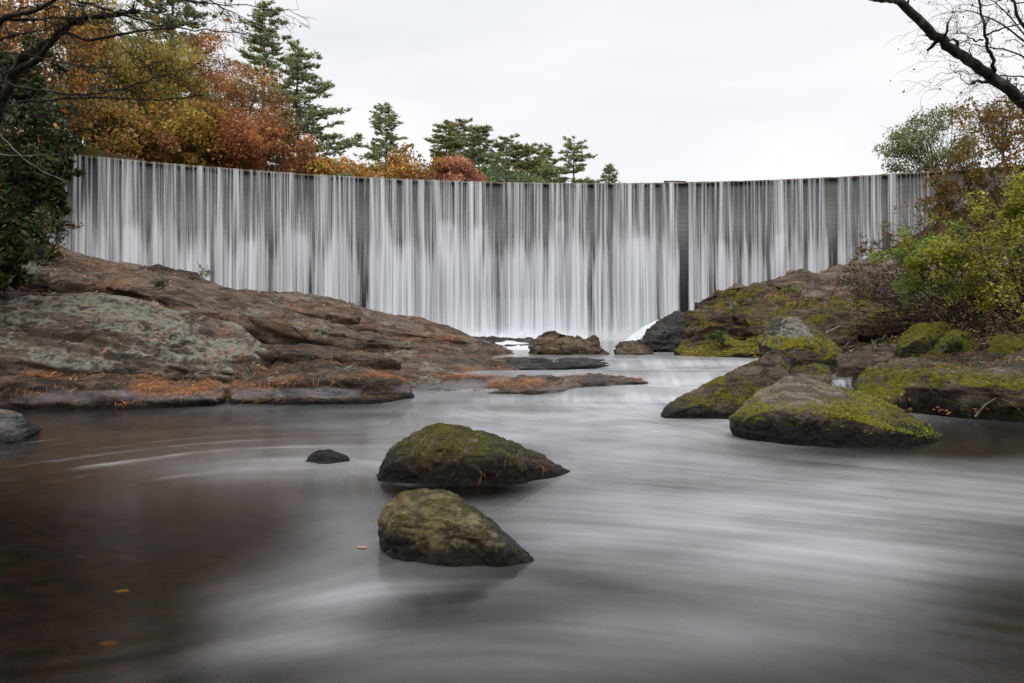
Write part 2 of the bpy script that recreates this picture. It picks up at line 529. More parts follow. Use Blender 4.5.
ed = np.hypot(wx + 2.3, (wy - 4.9) * .8)
calm = smooth(.5, 2.6, ed)
L1c, L2c, L3c = (L1 - .5) * calm, (L2 - .5) * calm, (L3 - .5) * calm
brk = .5 + fbm(np.stack([wx * 1.3, wy * 1.3, wx * 0], 1), 3)
milk += .55 * (L2c + .6 * L1c) * blob(250, 580, 120, 70, 1.0) 
patch = fbm(np.stack([wx * .55 + wy * .2, wy * .9 - wx * .15, wx * 0 + 8], 1), 3)
milk = .47 * milk * (1.0 + .65 * patch + .34 * L2c + .36 * L1c + .40 * L3c)
milk += .85 * np.clip(brk, .1, 1) * (np.maximum(L1c - .08, 0) + .5 * np.maximum(L3c - .12, 0)) * (blob(240, 468, 150, 24, 1.0) + blob(100, 505, 90, 40, .5) + blob(60, 450, 80, 10, .5) + blob(300, 520, 60, 40, .4))
# cascade steps
yy = wy + .55 * pnoise(np.stack([wx * .8, wy * .25, wx * 0 + 3], 1)) - .06 * (wx - 3)
casc = np.exp(-((yy - 12.5) / .28)**2) + np.exp(-((yy - 14.4) / .38)**2) + .9 * np.exp(-((yy - 16.9) / .45)**2)
milk = np.log1p(np.exp(np.clip(milk, -1, 2) * 45)) / 45 - .004
milk += casc * (.0 + .42 * L1) * smooth(-.5, 3.0, wx) + .10 * smooth(11.5, 14, wy) * L2 + .25 * smooth(30, 35, wy)
milk = np.clip(milk, 0, .95)
milk[PY > 1200] *= .5

idx = np.arange(len(YR) * len(UC)).reshape(len(YR), len(UC))
fq = np.stack([idx[:-1, :-1], idx[:-1, 1:], idx[1:, 1:], idx[1:, :-1]], -1).reshape(-1, 4)
me = mesh_np("river", np.stack([wx, wy, wz], 1), fq, 4); set_smooth(me)
at = me.attributes.new("milk", 'FLOAT', 'POINT'); at.data.foreach_set('value', milk.astype(np.float32))
at = me.attributes.new("streak", 'FLOAT', 'POINT'); at.data.foreach_set('value', (.5 + L1c * .6 + L2c * .4).astype(np.float32))
t = NT("silky_river_water"); p = t.pos()
mk = t.attr('milk').outputs['Fac']; st = t.attr('streak').outputs['Fac']
bn = t.bump(st, .12, .05)
fr = t.n('Fresnel'); fr.inputs[0].default_value = 1.33; t.set(fr.inputs['Normal'], bn)
gl = t.n('BsdfGlossy'); gl.inputs['Roughness'].default_value = .18; t.set(gl.inputs['Normal'], bn); t.set(gl.inputs['Color'], (.95, .95, .97))
trp = t.n('BsdfTransparent'); t.set(trp.inputs[0], (.52, .41, .22))
m1 = t.n('MixShader'); t.set(m1.inputs[0], fr.outputs[0]); t.t.links.new(trp.outputs[0], m1.inputs[1]); t.t.links.new(gl.outputs[0], m1.inputs[2])
df = t.n('BsdfDiffuse'); t.set(df.inputs[0], (.64, .65, .67)); t.set(df.inputs['Normal'], bn)
m2 = t.n('MixShader'); t.set(m2.inputs[0], mk); t.t.links.new(m1.outputs[0], m2.inputs[1]); t.t.links.new(df.outputs[0], m2.inputs[2])
M_RIVER = t.done(m2.outputs[0])
tag(link("river", me, M_RIVER), kind='structure')

# lake held by the dam ------------------------------------
n = 60
xs = np.linspace(-23, 25, n)
x0, y0 = dam_xy(xs, 1.3)
V = [(a, b, 8.62) for a, b in zip(x0, y0)] + [(a * 1.25, 62, 8.62) for a in xs]
me = mesh_np("lake", V, [(i, i + 1, n + i + 1, n + i) for i in range(n - 1)], 4)
t = NT("lake_water"); M_LAKE = t.done(t.bsdf((.02, .03, .03), .08, t.bump(t.noise(t.pos(), 1.5, 3), .1, .05), .5))
tag(link("lake", me, M_LAKE), kind='structure')

# ---------------------------------------------------------------- dam and falling water
dam = empty("dam", (4, 35, 0))
tag(dam, "long curved dark stone dam wall behind the falling water", "dam")
inv = lambda V: np.asarray(V) - np.array([4, 35, 0])


def arc_strip(prof, x_lo, x_hi, n):
    """sweep a closed (offset, z) profile along the dam arc"""
    th0, th1 = math.asin((x_lo - OX) / RAD), math.asin((x_hi - OX) / RAD)
    th = np.linspace(th0, th1, n); V = []
    for a in th:
        for (o, z) in prof:
            V.append((OX + (RAD + o) * math.sin(a), OY + (RAD + o) * math.cos(a), z))
    k = len(prof); Fc = []
    for i in range(n - 1):
        for j in range(k):
            Fc.append((i * k + j, i * k + (j + 1) % k, (i + 1) * k + (j + 1) % k, (i + 1) * k + j))
    return np.array(V), Fc


t = NT("wet_stone_wall"); p = t.pos()
cxy = t.n('SeparateXYZ'); t.set(cxy.inputs[0], p)
cmb = t.n('CombineXYZ'); t.set(cmb.inputs[0], t.math('MULTIPLY', cxy.outputs[0], 1.0)); t.set(cmb.inputs[1], cxy.outputs[2])
bt = t.n('TexBrick'); t.set(bt.inputs['Vector'], cmb.outputs[0]); bt.inputs['Scale'].default_value = 1.0
bt.inputs['Brick Width'].default_value = .55; bt.inputs['Row Height'].default_value = .24; bt.inputs['Mortar Size'].default_value = .012
t.set(bt.inputs['Color1'], (.048, .045, .045)); t.set(bt.inputs['Color2'], (.060, .056, .054)); t.set(bt.inputs['Mortar'], (.045, .042, .041))
drip = t.noise(t.scale(p, (3.2, 3.2, .12)), 1.0, 6, .7)
c = t.mix(t.step(drip, .4, .62), bt.outputs[0], (.028, .027, .028))
c = t.mix(t.math('MULTIPLY', t.step(t.noise(t.scale(p, (2.0, 2.0, .2)), 1.3, 5, .7), .62, .72), .7), c, (.13, .075, .045))
c = t.mix(t.math('MULTIPLY', t.step(t.noise(t.scale(p, (1.1, 1.1, .05)), 1.0, 3, .6), .60, .68), .6), c, (.06, .065, .03))
M_DAM = t.done(t.bsdf(c, .45, t.bump(t.math('ADD', t.math('MULTIPLY', bt.outputs[1], .3), t.math('MULTIPLY', drip, -.6)), .5, .04), .4))
V, Fc = arc_strip([(0, -1.5), (0, 8.5), (1.3, 8.5), (1.3, -1.5)], -24.5, 27.5, 220)
link("wall", mesh_np("wall", inv(V), Fc, 4), M_DAM, dam, None)
t = NT("mossy_crest_stone"); n1 = t.noise(t.pos(), 4, 6, .7)
M_CREST = t.done(t.bsdf(t.mix(t.step(n1, .4, .6), (.05, .035, .022), (.16, .12, .08)), .7, t.bump(n1, .8, .06), .3))
V, Fc = arc_strip([(-.07, 8.503), (-.06, 8.60), (.1, 8.64), (1.2, 8.63), (1.36, 8.503)], -24.5, 27.5, 420)
V[:, 2] += np.where(V[:, 2] > 8.55, .022 * fbm(V * 3.0, 3), 0)
link("crest", mesh_np("crest", inv(V), Fc, 5 if False else 4), M_CREST, dam, None)

# the water curtain: vertical columns with a density per vertex
x_lo, x_hi = -20.6, 22.6
th = np.linspace(math.asin((x_lo - OX) / RAD), math.asin((x_hi - OX) / RAD), 2300)
ROWS = 56
zt = np.linspace(0, 1, ROWS)
TH, T = np.meshgrid(th, zt)
S = TH * RAD
xw, yw = OX + RAD * np.sin(TH), OY + RAD * np.cos(TH)
PXc = 512 + F * xw / yw
zz = 8.62 - T * 8.35
Sw = S + .10 * T * pnoise(np.stack([S.ravel() * .9, zz.ravel() * .12, S.ravel() * 0 + 31], 1)).reshape(S.shape) + .05 * T * pnoise(np.stack([S.ravel() * 3, zz.ravel() * .2, S.ravel() * 0 + 51], 1)).reshape(S.shape)
f1 = lambda f, o, zf: pnoise(np.stack([Sw.ravel() * f + o, zz.ravel() * zf + o, S.ravel() * 0 + o], 1)).reshape(S.shape)
fineN = .24 * f1(1.7, 3.1, .04) + .50 * f1(4.3, 7.7, .05) + .75 * f1(9.0, 1.3, .14) + .65 * f1(17.0, 4.9, .22)
lowN = .28 * f1(1.2, 9.2, .04) + .45 * f1(3.6, 8.3, .05) + .50 * f1(8.0, 2.2, .13) + .40 * f1(16.0, 5.0, .2)
# thin strands from the crest persist down the fall as brighter cores
fall = smooth(4.4, 6.3, 10.7 - zz + 1.3 * f1(2.2, 6.6, .0) + .9 * f1(5.5, 2.6, 0))
dens = (1 - fall) * (.29 + .86 * fineN + .10 * f1(.5, 2.2, .1)) + fall * (.67 + .44 * lowN + .36 * fineN)
dens += .14 * smooth(6.0, 8.3, 8.62 - zz) + .08 * fall * np.exp(-((PXc - 540) / 130)**2)
for (gp, gw, gs) in [(362, 4.5, .6), (683, 4.5, .8), (832, 4.0, .75), (805, 3, .5), (590, 3.5, .6), (609, 2.5, .35), (712, 3.5, .4), (497, 4, .3), (245, 3.5, .35), (212, 3, .35), (270, 2.6, .4), (312, 3, .3),
                     (660, 3, .35), (738, 2.5, .4), (768, 2.2, .4), (855, 3, .4), (884, 3, .4), (905, 4, .5), (545, 3, .3), (400, 2, .3), (150, 3, .3), (120, 2.5, .3)]:
    wig = gp + 1.5 * f1(.0, gp * .37, .5)
    dens -= gs * smooth(1.35, .55, np.abs(PXc - wig) / gw)
for (bp, bz, bw, bh, bs) in [(447, 6.4, 9, .9, .35), (480, 6.2, 12, 1.1, .35), (300, 5.6, 8, .8, .25), (250, 5.2, 10, .8, .25), (560, 6.6, 7, .8, .25), (640, 5.7, 10, 1.0, .3), (720, 5.4, 9, .9, .25), (780, 5.8, 8, .8, .25), (130, 5.6, 9, .9, .25), (400, 5.2, 9, .8, .2)]:
    dens += bs * np.exp(-((PXc - bp) / bw)**2) * smooth(bz + bh * .3, bz - bh * .3, zz + .25 * f1(3.0, bp * .1, 0)) * smooth(bz - 3.5, bz - .2, zz)
# splash step low on the wall, centre
dens += .08 * smooth(2.65, 2.35, zz + .12 * f1(2.0, 3.3, 0)) * smooth(450, 500, PXc) * smooth(600, 550, PXc)
dens += .25 * smooth(1.1, .5, zz)
# thinning toward both ends
dens -= .65 * smooth(900, 950, PXc) + .25 * smooth(100, 70, PXc)
dens = np.clip(dens, 0, .97)
dens[0] *= .5
off = -.10 - .55 * T**1.3 * .6 - .05 * np.clip(dens, 0, 1) - .04 * f1(4.0, 5.5, .1)
V = np.stack([(OX + (RAD + off) * np.sin(TH)).ravel(), (OY + (RAD + off) * np.cos(TH)).ravel(), zz.ravel()], 1)
nc = len(th)
idx = np.arange(nc * ROWS).reshape(ROWS, nc)
fq = np.stack([idx[:-1, :-1], idx[1:, :-1], idx[1:, 1:], idx[:-1, 1:]], -1).reshape(-1, 4)
wf = empty("waterfall", (4, 34.5, .4))
tag(wf, "wide curtain of silky white water falling over the dam crest", "waterfall")
off0 = np.array([4, 34.5, .4])
me = mesh_np("water_curtain", V - off0, fq, 4); set_smooth(me)
at = me.attributes.new("thickness", 'FLOAT', 'POINT'); at.data.foreach_set('value', dens.ravel().astype(np.float32))
t = NT("falling_water")
dn = t.attr('thickness').outputs['Fac']
df = t.n('BsdfDiffuse'); t.set(df.inputs[0], (.86, .89, .93))
tl = t.n('BsdfTranslucent'); t.set(tl.inputs[0], (.86, .89, .93))
g2 = t.n('BsdfGlossy'); g2.inputs['Roughness'].default_value = .35
a1 = t.n('MixShader'); a1.inputs[0].default_value = .12; t.t.links.new(df.outputs[0], a1.inputs[1]); t.t.links.new(tl.outputs[0], a1.inputs[2])
a2 = t.n('MixShader'); a2.inputs[0].default_value = .06; t.t.links.new(a1.outputs[0], a2.inputs[1]); t.t.links.new(g2.outputs[0], a2.inputs[2])
tp = t.n('BsdfTransparent')
a3 = t.n('MixShader'); t.set(a3.inputs[0], dn); t.t.links.new(tp.outputs[0], a3.inputs[1]); t.t.links.new(a2.outputs[0], a3.inputs[2])
M_FALL = t.done(a3.outputs[0])
link("water_curtain", me, M_FALL, wf)

t = NT("white_foam"); p = t.pos(); n1 = t.noise(t.scale(p, (3, .6, .6)), 2.2, 6, .7)
M_FOAM = t.done(t.bsdf(t.mix(n1, (.36, .38, .40), (.80, .81, .83)), .6, t.bump(n1, .5, .1), .2))


t = NT('thin_spilling_water'); M_SPILL = t.done(t.bsdf(t.mix(t.step(t.noise(t.scale(t.pos(), (9, 2, .6)), 2.0, 4, .6), .4, .62), (.03, .03, .03), (.22, .235, .25)), .15, None, .5))


def foam_ridge(px0, px1, z0, h, wd, n=160):
    V, nn = [], 14
    for i in range(n):
        px = px0 + (px1 - px0) * i / (n - 1)
        # intersect pixel column with arc
        x = (px - 512) / F * 34.6
        xa, ya = dam_xy(np.array([x]), -.55)
        e = math.sin(math.pi * i / (n - 1))**.35
        for j in range(nn):
            a = math.pi * j / (nn - 1)
            V.append((xa[0], ya[0] + .5 - wd * math.cos(math.pi - a) * 1.0 - wd, z0 + h * e * math.sin(a)))
    V = np.array(V)
    nz = fbm(V * 1.5, 3)
    V[:, 2] += np.maximum(0, V[:, 2] - z0) * .45 * nz; V[:, 1] += .12 * nz
    ix = np.arange(n * nn).reshape(n, nn)
    return V, np.stack([ix[:-1, :-1], ix[:-1, 1:], ix[1:, 1:], ix[1:, :-1]], -1).reshape(-1, 4)


V, Fc = foam_ridge(430, 600, .2, .48, .7)
me = mesh_np("splash_foam", V - off0, Fc, 4); set_smooth(me)
link("splash_foam", me, M_FOAM, wf)


def sheet(name, rows, mat, nz=.05, sub=24):
    """smooth sheet through rows of world points"""
    A = np.array(rows)  # r, c, 3
    def up(A, ax, n):
        k = A.shape[ax]; u = np.linspace(0, k - 1, n); i = np.minimum(u.astype(int), k - 2); f = u - i
        f = f * f * (3 - 2 * f) * .5 + f * .5
        sh = [1, 1, 1]; sh[ax] = n
        return np.take(A, i, ax) * (1 - f.reshape(sh)) + np.take(A, i + 1, ax) * f.reshape(sh)
    A = up(up(A, 0, sub), 1, sub)
    V = A.reshape(-1, 3).copy()
    V[:, 2] += nz * fbm(V * np.array([3.0, 1.5, 3]), 3)
    ix = np.arange(sub * sub).reshape(sub, sub)
    me = mesh_np(name, V, np.stack([ix[:-1, :-1], ix[:-1, 1:], ix[1:, 1:], ix[1:, :-1]], -1).reshape(-1, 4), 4)
    set_smooth(me)
    return link(name, me, mat)


o = sheet("cascade", [[P(650, 323, 30), P(658, 320, 30), P(668, 323, 30)], [P(634, 333, 27), P(643, 328, 27), P(655, 325, 26.5)],
                      [P(617, 346, 24), P(628, 341, 24), P(641, 337, 24)], [P(604, 357, 22), P(615, 356, 21.5), P(629, 357, 21.5)]], M_FOAM, .06)
tag(o, "white rush of water pouring down beside the dark wedge rock below the dam", "cascade")
o = sheet("cascade", [[P(495, 343, 26), P(512, 341, 26), P(530, 343, 26)], [P(506, 348, 23.5), P(520, 346, 23.5), P(533, 348, 23)], [P(508, 358, 21), P(520, 358, 20.6), P(536, 359, 20)]], M_FOAM, .06)
tag(o, "small white trickle sliding past the left end of the brown midstream boulder", "cascade")
o = sheet("cascade", [[P(829, 378, 12.6), P(840, 377, 12.6), P(853, 377, 12.6)], [P(828, 380, 12.0), P(840, 380, 12), P(852, 379, 12)], [P(825, 392, 11.7), P(838, 393, 11.7), P(850, 393, 11.7)]], M_SPILL, .02)
tag(o, "thin pale spill of water between the mossy right bank rocks", "cascade")

# ---------------------------------------------------------------- rocks
ROCKS = {}


def rock(name, label, cat, pts, mat, voxel=.05, rnd=.12, amp=.08, freq=1.2, samp=.05, dip=0.0, zlow=-.6, group=None, spread=0.0, world_pts=False, blk=None, groove=0.0):
    W = np.array([P(*q) for q in pts]) if not world_pts else np.array(pts, float)
    c = W.mean(0)
    lowp = W.copy(); lowp[:, 2] = np.minimum(zlow, W[:, 2] - .3)
    lowp[:, :2] = c[:2] + (lowp[:, :2] - c[:2]) * (1 + spread)
    bm = bmesh.new()
    for v in np.concatenate([W, lowp]): bm.verts.new(v)
    bmesh.ops.convex_hull(bm, input=bm.verts)
    bmesh.ops.delete(bm, geom=[v for v in bm.verts if not v.link_faces], context='VERTS')
    me0 = bpy.data.meshes.new("tmp"); bm.to_mesh(me0); bm.free()
    to = bpy.data.objects.new("tmp", me0); COL.objects.link(to)
    md = to.modifiers.new("r", 'REMESH'); md.mode = 'VOXEL'; md.voxel_size = voxel
    dg = bpy.context.evaluated_depsgraph_get()
    me = bpy.data.meshes.new_from_object(to.evaluated_get(dg))
    bpy.data.objects.remove(to); bpy.data.meshes.remove(me0)
    N = len(me.vertices)
    co = np.empty(N * 3, np.float32); me.vertices.foreach_get('co', co); co = co.reshape(-1, 3).astype(float)
    ed = np.empty(len(me.edges) * 2, np.int32); me.edges.foreach_get('vertices', ed); ed = ed.reshape(-1, 2)
    deg = np.bincount(ed.ravel(), minlength=N)[:, None]
    for it in range(max(2, min(40, int((rnd / voxel)**2)))):
        acc = np.zeros_like(co)
        for k in range(3):
            acc[:, k] = np.bincount(ed[:, 0], co[ed[:, 1], k], N) + np.bincount(ed[:, 1], co[ed[:, 0], k], N)
        co = co * .4 + .6 * acc / np.maximum(deg, 1)
    me.vertices.foreach_set('co', co.astype(np.float32).ravel()); me.update()
    nr = np.empty(N * 3, np.float32); me.vertices.foreach_get('normal', nr); nr = nr.reshape(-1, 3)
    seed = (hash(label) % 97) if False else (sum(map(ord, label)) % 97)
    q = co * freq + seed
    d = amp * (fbm(q, 5, .52) - .45 * np.abs(fbm(q * .8 + 40, 3)))
    cd, sd_ = math.cos(dip), math.sin(dip)
    zr = co[:, 2] * cd + co[:, 0] * sd_
    st = fbm(np.stack([co[:, 0] * .35 + seed, co[:, 1] * .35, zr * 4.5], 1), 3, .55)
    d += samp * np.clip(st * 1.6, -.9, .7)
    # fractured blocks: each cell sits a little higher or lower, with a groove between neighbours
    bl = samp * 1.5 if blk is None else blk
    if bl > 0:
        wp = np.stack([fbm(co * freq * .9 + 5, 3), fbm(co * freq * .9 + 25, 3), fbm(co * freq * .9 + 45, 3)], 1)
        cz = np.stack([co[:, 0], co[:, 1], zr], 1) * freq * np.array([.75, .75, 2.0]) + wp * .45 + seed
        F1, F2, val = worley(cz)
        e = F2 - F1
        d += bl * (val - .5) * 1.3 * smooth(0, .22, e) - bl * .8 * smooth(.14, 0, e)
        F1, F2, val = worley(cz * 2.3 + 7)
        d += bl * .35 * (val - .5) * smooth(0, .25, F2 - F1) - bl * .22 * smooth(.14, 0, F2 - F1)
    if groove > 0:
        for (fx, fz, g) in ((.22, 1.5, 1.0), (.45, 3.2, .55)):
            wq = .5 * fbm(co * .45 + 61, 3)
            gn = fbm(np.stack([co[:, 0] * fx + seed, co[:, 1] * fx * 1.4, zr * fz + wq], 1), 3, .45)
            msk = smooth(-.1, .3, pnoise(co * .5 + 77 + seed))
            d -= groove * g * smooth(.085, 0, np.abs(gn)) * (.25 + .75 * msk)
            d += groove * g * .45 * np.clip(gn * 3, -.8, .8)
    d += min(.016, voxel * .55) * fbm(co * .35 / voxel + seed, 3, .6)
    co = co + nr * d[:, None]
    # fine facets
    loc = np.array([c[0], c[1], max(-.05, co[:, 2].min())])
    me.vertices.foreach_set('co', (co - loc).astype(np.float32).ravel()); me.update()
    set_smooth(me)
    o = link(name, me, mat, None, loc)
    tag(o, label, cat, group)
    ROCKS[o.name] = co
    n2 = np.empty(N * 3, np.float32); me.vertices.foreach_get('normal', n2)
    ROCKS[o.name + '#n'] = n2.reshape(-1, 3).astype(float)
    return o


M_DOME = rock_mat("brown_weathered_granite", (.036, .024, .017), (.25, .18, .13), .8, lichen=.12, litter=.45, wet=.1, dip=.22, crack=.8)
M_LICHEN = rock_mat("lichened_granite", (.045, .036, .028), (.25, .20, .155), .9, lichen=.50, litter=.34, wet=.1, dip=.15, lichen_col=(.40, .405, .33))
M_LEDGE = rock_mat("dark_ledge_granite", (.022, .015, .011), (.20, .135, .09), .9, lichen=.06, litter=.10, wet=.15, dip=.05, pale_band=.8)
M_PALE = rock_mat("grey_shore_granite", (.05, .045, .04), (.24, .215, .19), 1.0, litter=.40, wet=.12)
M_GREYW = rock_mat("grey_wet_granite", (.05, .05, .052), (.24, .24, .25), 1.4, wet=.2)
M_NEAR = rock_mat("algae_speckled_granite", (.018, .016, .008), (.235, .195, .095), 4.5, moss=.46, wet=.22, moss_col=(.085, .085, .010), crack=.0)
M_NEAR2 = rock_mat("mossy_midstream_granite", (.020, .016, .009), (.22, .165, .10), 3.0, moss=.68, wet=.36, moss_col=(.075, .078, .006), litter=.1, crack=.0)
M_MOSSY = rock_mat("mossy_pale_granite", (.055, .042, .034), (.34, .275, .225), 1.5, moss=.92, wet=.34, moss_col=(.19, .185, .009), moss_up=.1, moss_zmax=.47, crack=.4)
M_SLANT = rock_mat("slanted_brown_granite", (.028, .022, .015), (.19, .15, .11), 1.5, moss=.52, wet=.22, moss_col=(.13, .125, .009), crack=.3)
M_BANK = rock_mat("mossy_bank_granite", (.035, .027, .02), (.24, .185, .145), 1.1, moss=.95, wet=.3, lichen=.2, moss_col=(.155, .16, .009), moss_up=.1, moss_zmax=.66, crack=.4)
M_BOULD = rock_mat("mossy_boulder_granite", (.018, .015, .011), (.13, .10, .075), 1.2, moss=.80, wet=.2, moss_col=(.155, .16, .009), crack=.4)
M_OUT = rock_mat("brown_outcrop_granite", (.020, .015, .010), (.20, .14, .095), .9, moss=.58, lichen=.12, litter=.25, wet=.6, moss_col=(.135, .118, .011), crack=.8)
M_TOPSLAB = rock_mat("bare_brown_granite", (.055, .038, .028), (.29, .21, .155), .9, moss=.22, litter=.3, wet=.1, crack=.8)
M_DARKR = rock_mat("dark_wet_granite", (.012, .011, .011), (.085, .08, .076), 1.3, wet=.35, litter=.1)
M_MID = rock_mat("brown_midstream_granite", (.025, .018, .012), (.25, .18, .115), 1.3, moss=.12, wet=.62, litter=.15)
M_TRI = rock_mat("lichen_topped_granite", (.022, .018, .014), (.15, .125, .10), 1.3, lichen=.44, moss=.95, wet=.3, moss_col=(.21, .20, .009), lichen_col=(.36, .36, .33), moss_up=.1, moss_zmax=1.1)

# left bank
rock("bedrock_slab", "long brown bedrock dome streaked with orange needles, sloping to midstream under the dam", "rock",
     [(185, 284, 21), (215, 279.5, 21), (250, 285, 21.3), (300, 292, 22), (340, 299, 22.5), (380, 309, 23), (415, 319, 23.4), (445, 328, 23.8), (480, 342, 24), (520, 354, 24), (190, 303, 17), (250, 312, 16.5), (310, 324, 16.5), (400, 343, 17), (470, 354, 18), (525, 358, 19.5)],
     M_DOME, .055, .22, .10, .5, .07, .2, blk=.045, groove=0.13)
rock("bedrock_slab", "high brown bedrock shoulder below the evergreen shrub on the left", "rock",
     [(20, 236, 19.5), (55, 243, 20), (100, 259, 20), (135, 266, 20), (165, 267.5, 20), (205, 281, 20.3), (235, 292, 20.5), (20, 280, 15.8), (110, 283, 15.6), (200, 303, 15.4), (250, 316, 16), (-60, 240, 18.5)],
     M_TOPSLAB, .055, .2, .11, .5, .08, .22, blk=.07, groove=0.13)
rock("rock_slab", "thin brown plate breaking away along the upper flank of the brown dome", "rock",
     [(196, 294, 19.2), (262, 298, 19.6), (345, 306, 20), (190, 300, 17.6), (230, 304, 17.5), (300, 311.5, 17.9), (350, 317, 18.3), (365, 315, 19)], M_TOPSLAB, .04, .04, .06, 1.0, .03, .22, zlow=1.25, spread=-.06, blk=.05, groove=.05)
rock("rock_slab", "lower brown plate with a shadowed edge near the downstream end of the dome", "rock",
     [(340, 321, 20), (420, 327, 20.3), (472, 337, 20.5), (318, 324, 18.0), (360, 327, 18.0), (405, 331.5, 18.3), (468, 342, 18.9), (490, 344, 19.6)], M_DOME, .04, .04, .06, 1.0, .03, .22, zlow=.5, spread=-.06, blk=.05, groove=.05)
rock("rock_slab", "dark lipped shelf between the lichened slab and the rounded block", "rock",
     [(228, 345, 14.6), (300, 343, 15.2), (380, 350, 15.6), (236, 356, 13.5), (290, 354, 13.6), (350, 357, 13.8), (402, 362, 14.4)], M_LEDGE, .035, .04, .05, 1.1, .03, .15, zlow=.2, spread=-.06, blk=.04, groove=.05)
rock("rock_slab", "flat dark slab lying on the crest of the left bedrock", "rock",
     [(138, 267, 19.2), (160, 264, 19.4), (198, 272, 19.6), (202, 279, 19.2), (150, 274, 18.7), (140, 272, 18.7)], M_LEDGE, .035, .06, .05, 1.4, .03, .2, zlow=2.4)
rock("rock_slab", "tilted slab with a hollow beneath in the upper left bedrock", "rock",
     [(50, 252, 17.6), (95, 262, 17.6), (135, 285, 17.2), (120, 292, 16.8), (60, 262, 17), (45, 256, 17)], M_TOPSLAB, .04, .08, .07, 1.2, .04, .25, zlow=1.6)
rock("rock_slab", "pale block jutting out under the evergreen shrub", "rock",
     [(22, 263, 15.2), (36, 261, 15.3), (52, 271, 15.2), (50, 281, 14.8), (25, 277, 14.8), (18, 270, 15)], M_LICHEN, .03, .06, .05, 1.6, .03, .1, zlow=1.9)
rock("bedrock_slab", "wide slab crusted with pale green lichen on the left bank", "rock",
     [(-70, 296, 14), (0, 292, 14.2), (60, 289, 14.4), (140, 297, 14.7), (190, 309, 14.8), (235, 327, 14.8), (272, 348, 14.8), (-70, 322, 12.7), (0, 318, 12.8), (60, 316, 13), (120, 320, 13.1), (185, 335, 13.2), (240, 351, 13.4),
      (-70, 362, 12.0), (0, 361, 12.1), (100, 364, 12.1), (180, 366, 12.2), (250, 372, 12.7), (278, 371, 13.4)], M_LICHEN, .04, .14, .08, .7, .07, .15, blk=.05, groove=0.1)
rock("bedrock_slab", "dark low ledge heaped with orange pine needles at the left waterline", "rock",
     [(-90, 374, 12.4), (0, 369, 12.5), (80, 367, 12.5), (160, 371, 12.4), (215, 378, 12.3), (-90, 385, 11.3), (0, 384, 11.4), (110, 386, 11.4), (205, 389, 11.5), (-90, 404, 11.15), (60, 405, 11.2), (150, 405, 11.3), (222, 403, 11.6), (228, 388, 12.2)],
     M_LEDGE, .032, .14, .06, .8, .05, .04, blk=.03, groove=0.06)
rock("bedrock_slab", "rounded brown block with a dark mossy nose at the left waterline", "rock",
     [(232, 372, 13.2), (270, 363, 13.7), (320, 361, 13.8), (370, 369, 13.5), (402, 379, 13.2), (226, 384, 12), (290, 378, 11.9), (350, 378, 12.0), (400, 384, 12.3), (228, 404, 11.7), (300, 405, 11.7), (380, 403, 11.9), (414, 399, 12.4)],
     M_LEDGE, .03, .14, .06, .8, .04, .1, blk=.03, groove=0.07)
rock("bedrock_slab", "long stepped middle ledge behind the rounded waterline block", "rock",
     [(215, 352, 16), (300, 346, 16.5), (380, 349, 16.8), (450, 355, 17.2), (528, 359, 17.8), (225, 364, 13.9), (320, 365, 14.1), (420, 372, 14.4), (500, 374, 15), (532, 366, 16.6)],
     M_DOME, .04, .12, .07, .8, .06, .08, blk=.05, groove=0.09)
rock("bedrock_slab", "low brown ledge stepping down into the stream left of centre", "rock",
     [(350, 371, 14.2), (430, 370, 14.4), (500, 373, 14.6), (545, 377, 14.8), (385, 380, 13.0), (440, 384, 12.9), (500, 386, 13.1), (548, 385, 13.6), (405, 398, 12.7), (470, 394, 12.9), (530, 390, 13.4)],
     M_LEDGE, .03, .10, .06, .9, .05, .05, blk=.04, groove=0.06)
rock("rock_shelf", "thin wet brown shelf sliding under the water at the tip of the left ledge", "rock",
     [(430, 385, 13.2), (500, 380, 13.8), (560, 378.5, 14.0), (592, 381, 13.6), (565, 387, 12.9), (480, 393, 12.6), (430, 395, 12.6)], M_LEDGE, .025, .06, .05, 1.2, .02)
rock("rock_shelf", "flat shelf dusted with orange needles reaching out into the stream", "rock",
     [(545, 375, 14.6), (600, 373.5, 14.8), (640, 376.5, 14.6), (652, 379.5, 14.3), (600, 382, 13.6), (545, 384, 13.3), (500, 383, 13.5), (520, 375, 14.6)], M_PALE, .03, .06, .05, 1.3, .02)
rock("rock_shelf", "black wet shelf under a thin film of water before the midstream boulder", "rock",
     [(505, 358, 17.2), (570, 357, 17.4), (610, 359.5, 17.2), (624, 363, 16.8), (560, 367, 15.9), (505, 367, 16)], M_DARKR, .03, .06, .05, 1.3, .03)
rock("rock", "small black rock poking from the shelf edge left of centre", "rock",
     [(542, 380, 13.8), (549, 376, 14), (558, 375.5, 14), (565, 379, 13.8), (562, 383, 13.5), (546, 383, 13.5)], M_DARKR, .014, .03, .03, 3, .01)
rock("boulder", "brown craggy midstream boulder standing before the waterfall", "rock",
     [(526, 347, 20.4), (533, 338, 20.6), (542, 331, 20.8), (553, 330, 20.9), (566, 333, 21), (574, 337, 21), (588, 339, 21), (602, 343, 20.8), (611, 352, 20.2), (535, 350, 19.5), (560, 343, 19.6), (590, 346, 19.6), (528, 357, 19.5), (570, 358, 19.2), (608, 357, 19.5)],
     M_MID, .03, .05, .13, 1.3, .08, .1)
rock("rock_shelf", "dark ledge crossed by a white trickle behind the bedrock tip", "rock",
     [(455, 339, 30), (500, 337, 30), (532, 338, 29), (535, 345, 24), (500, 347, 24), (470, 347, 25)], M_DARKR, .06, .1, .08, 1, .05)
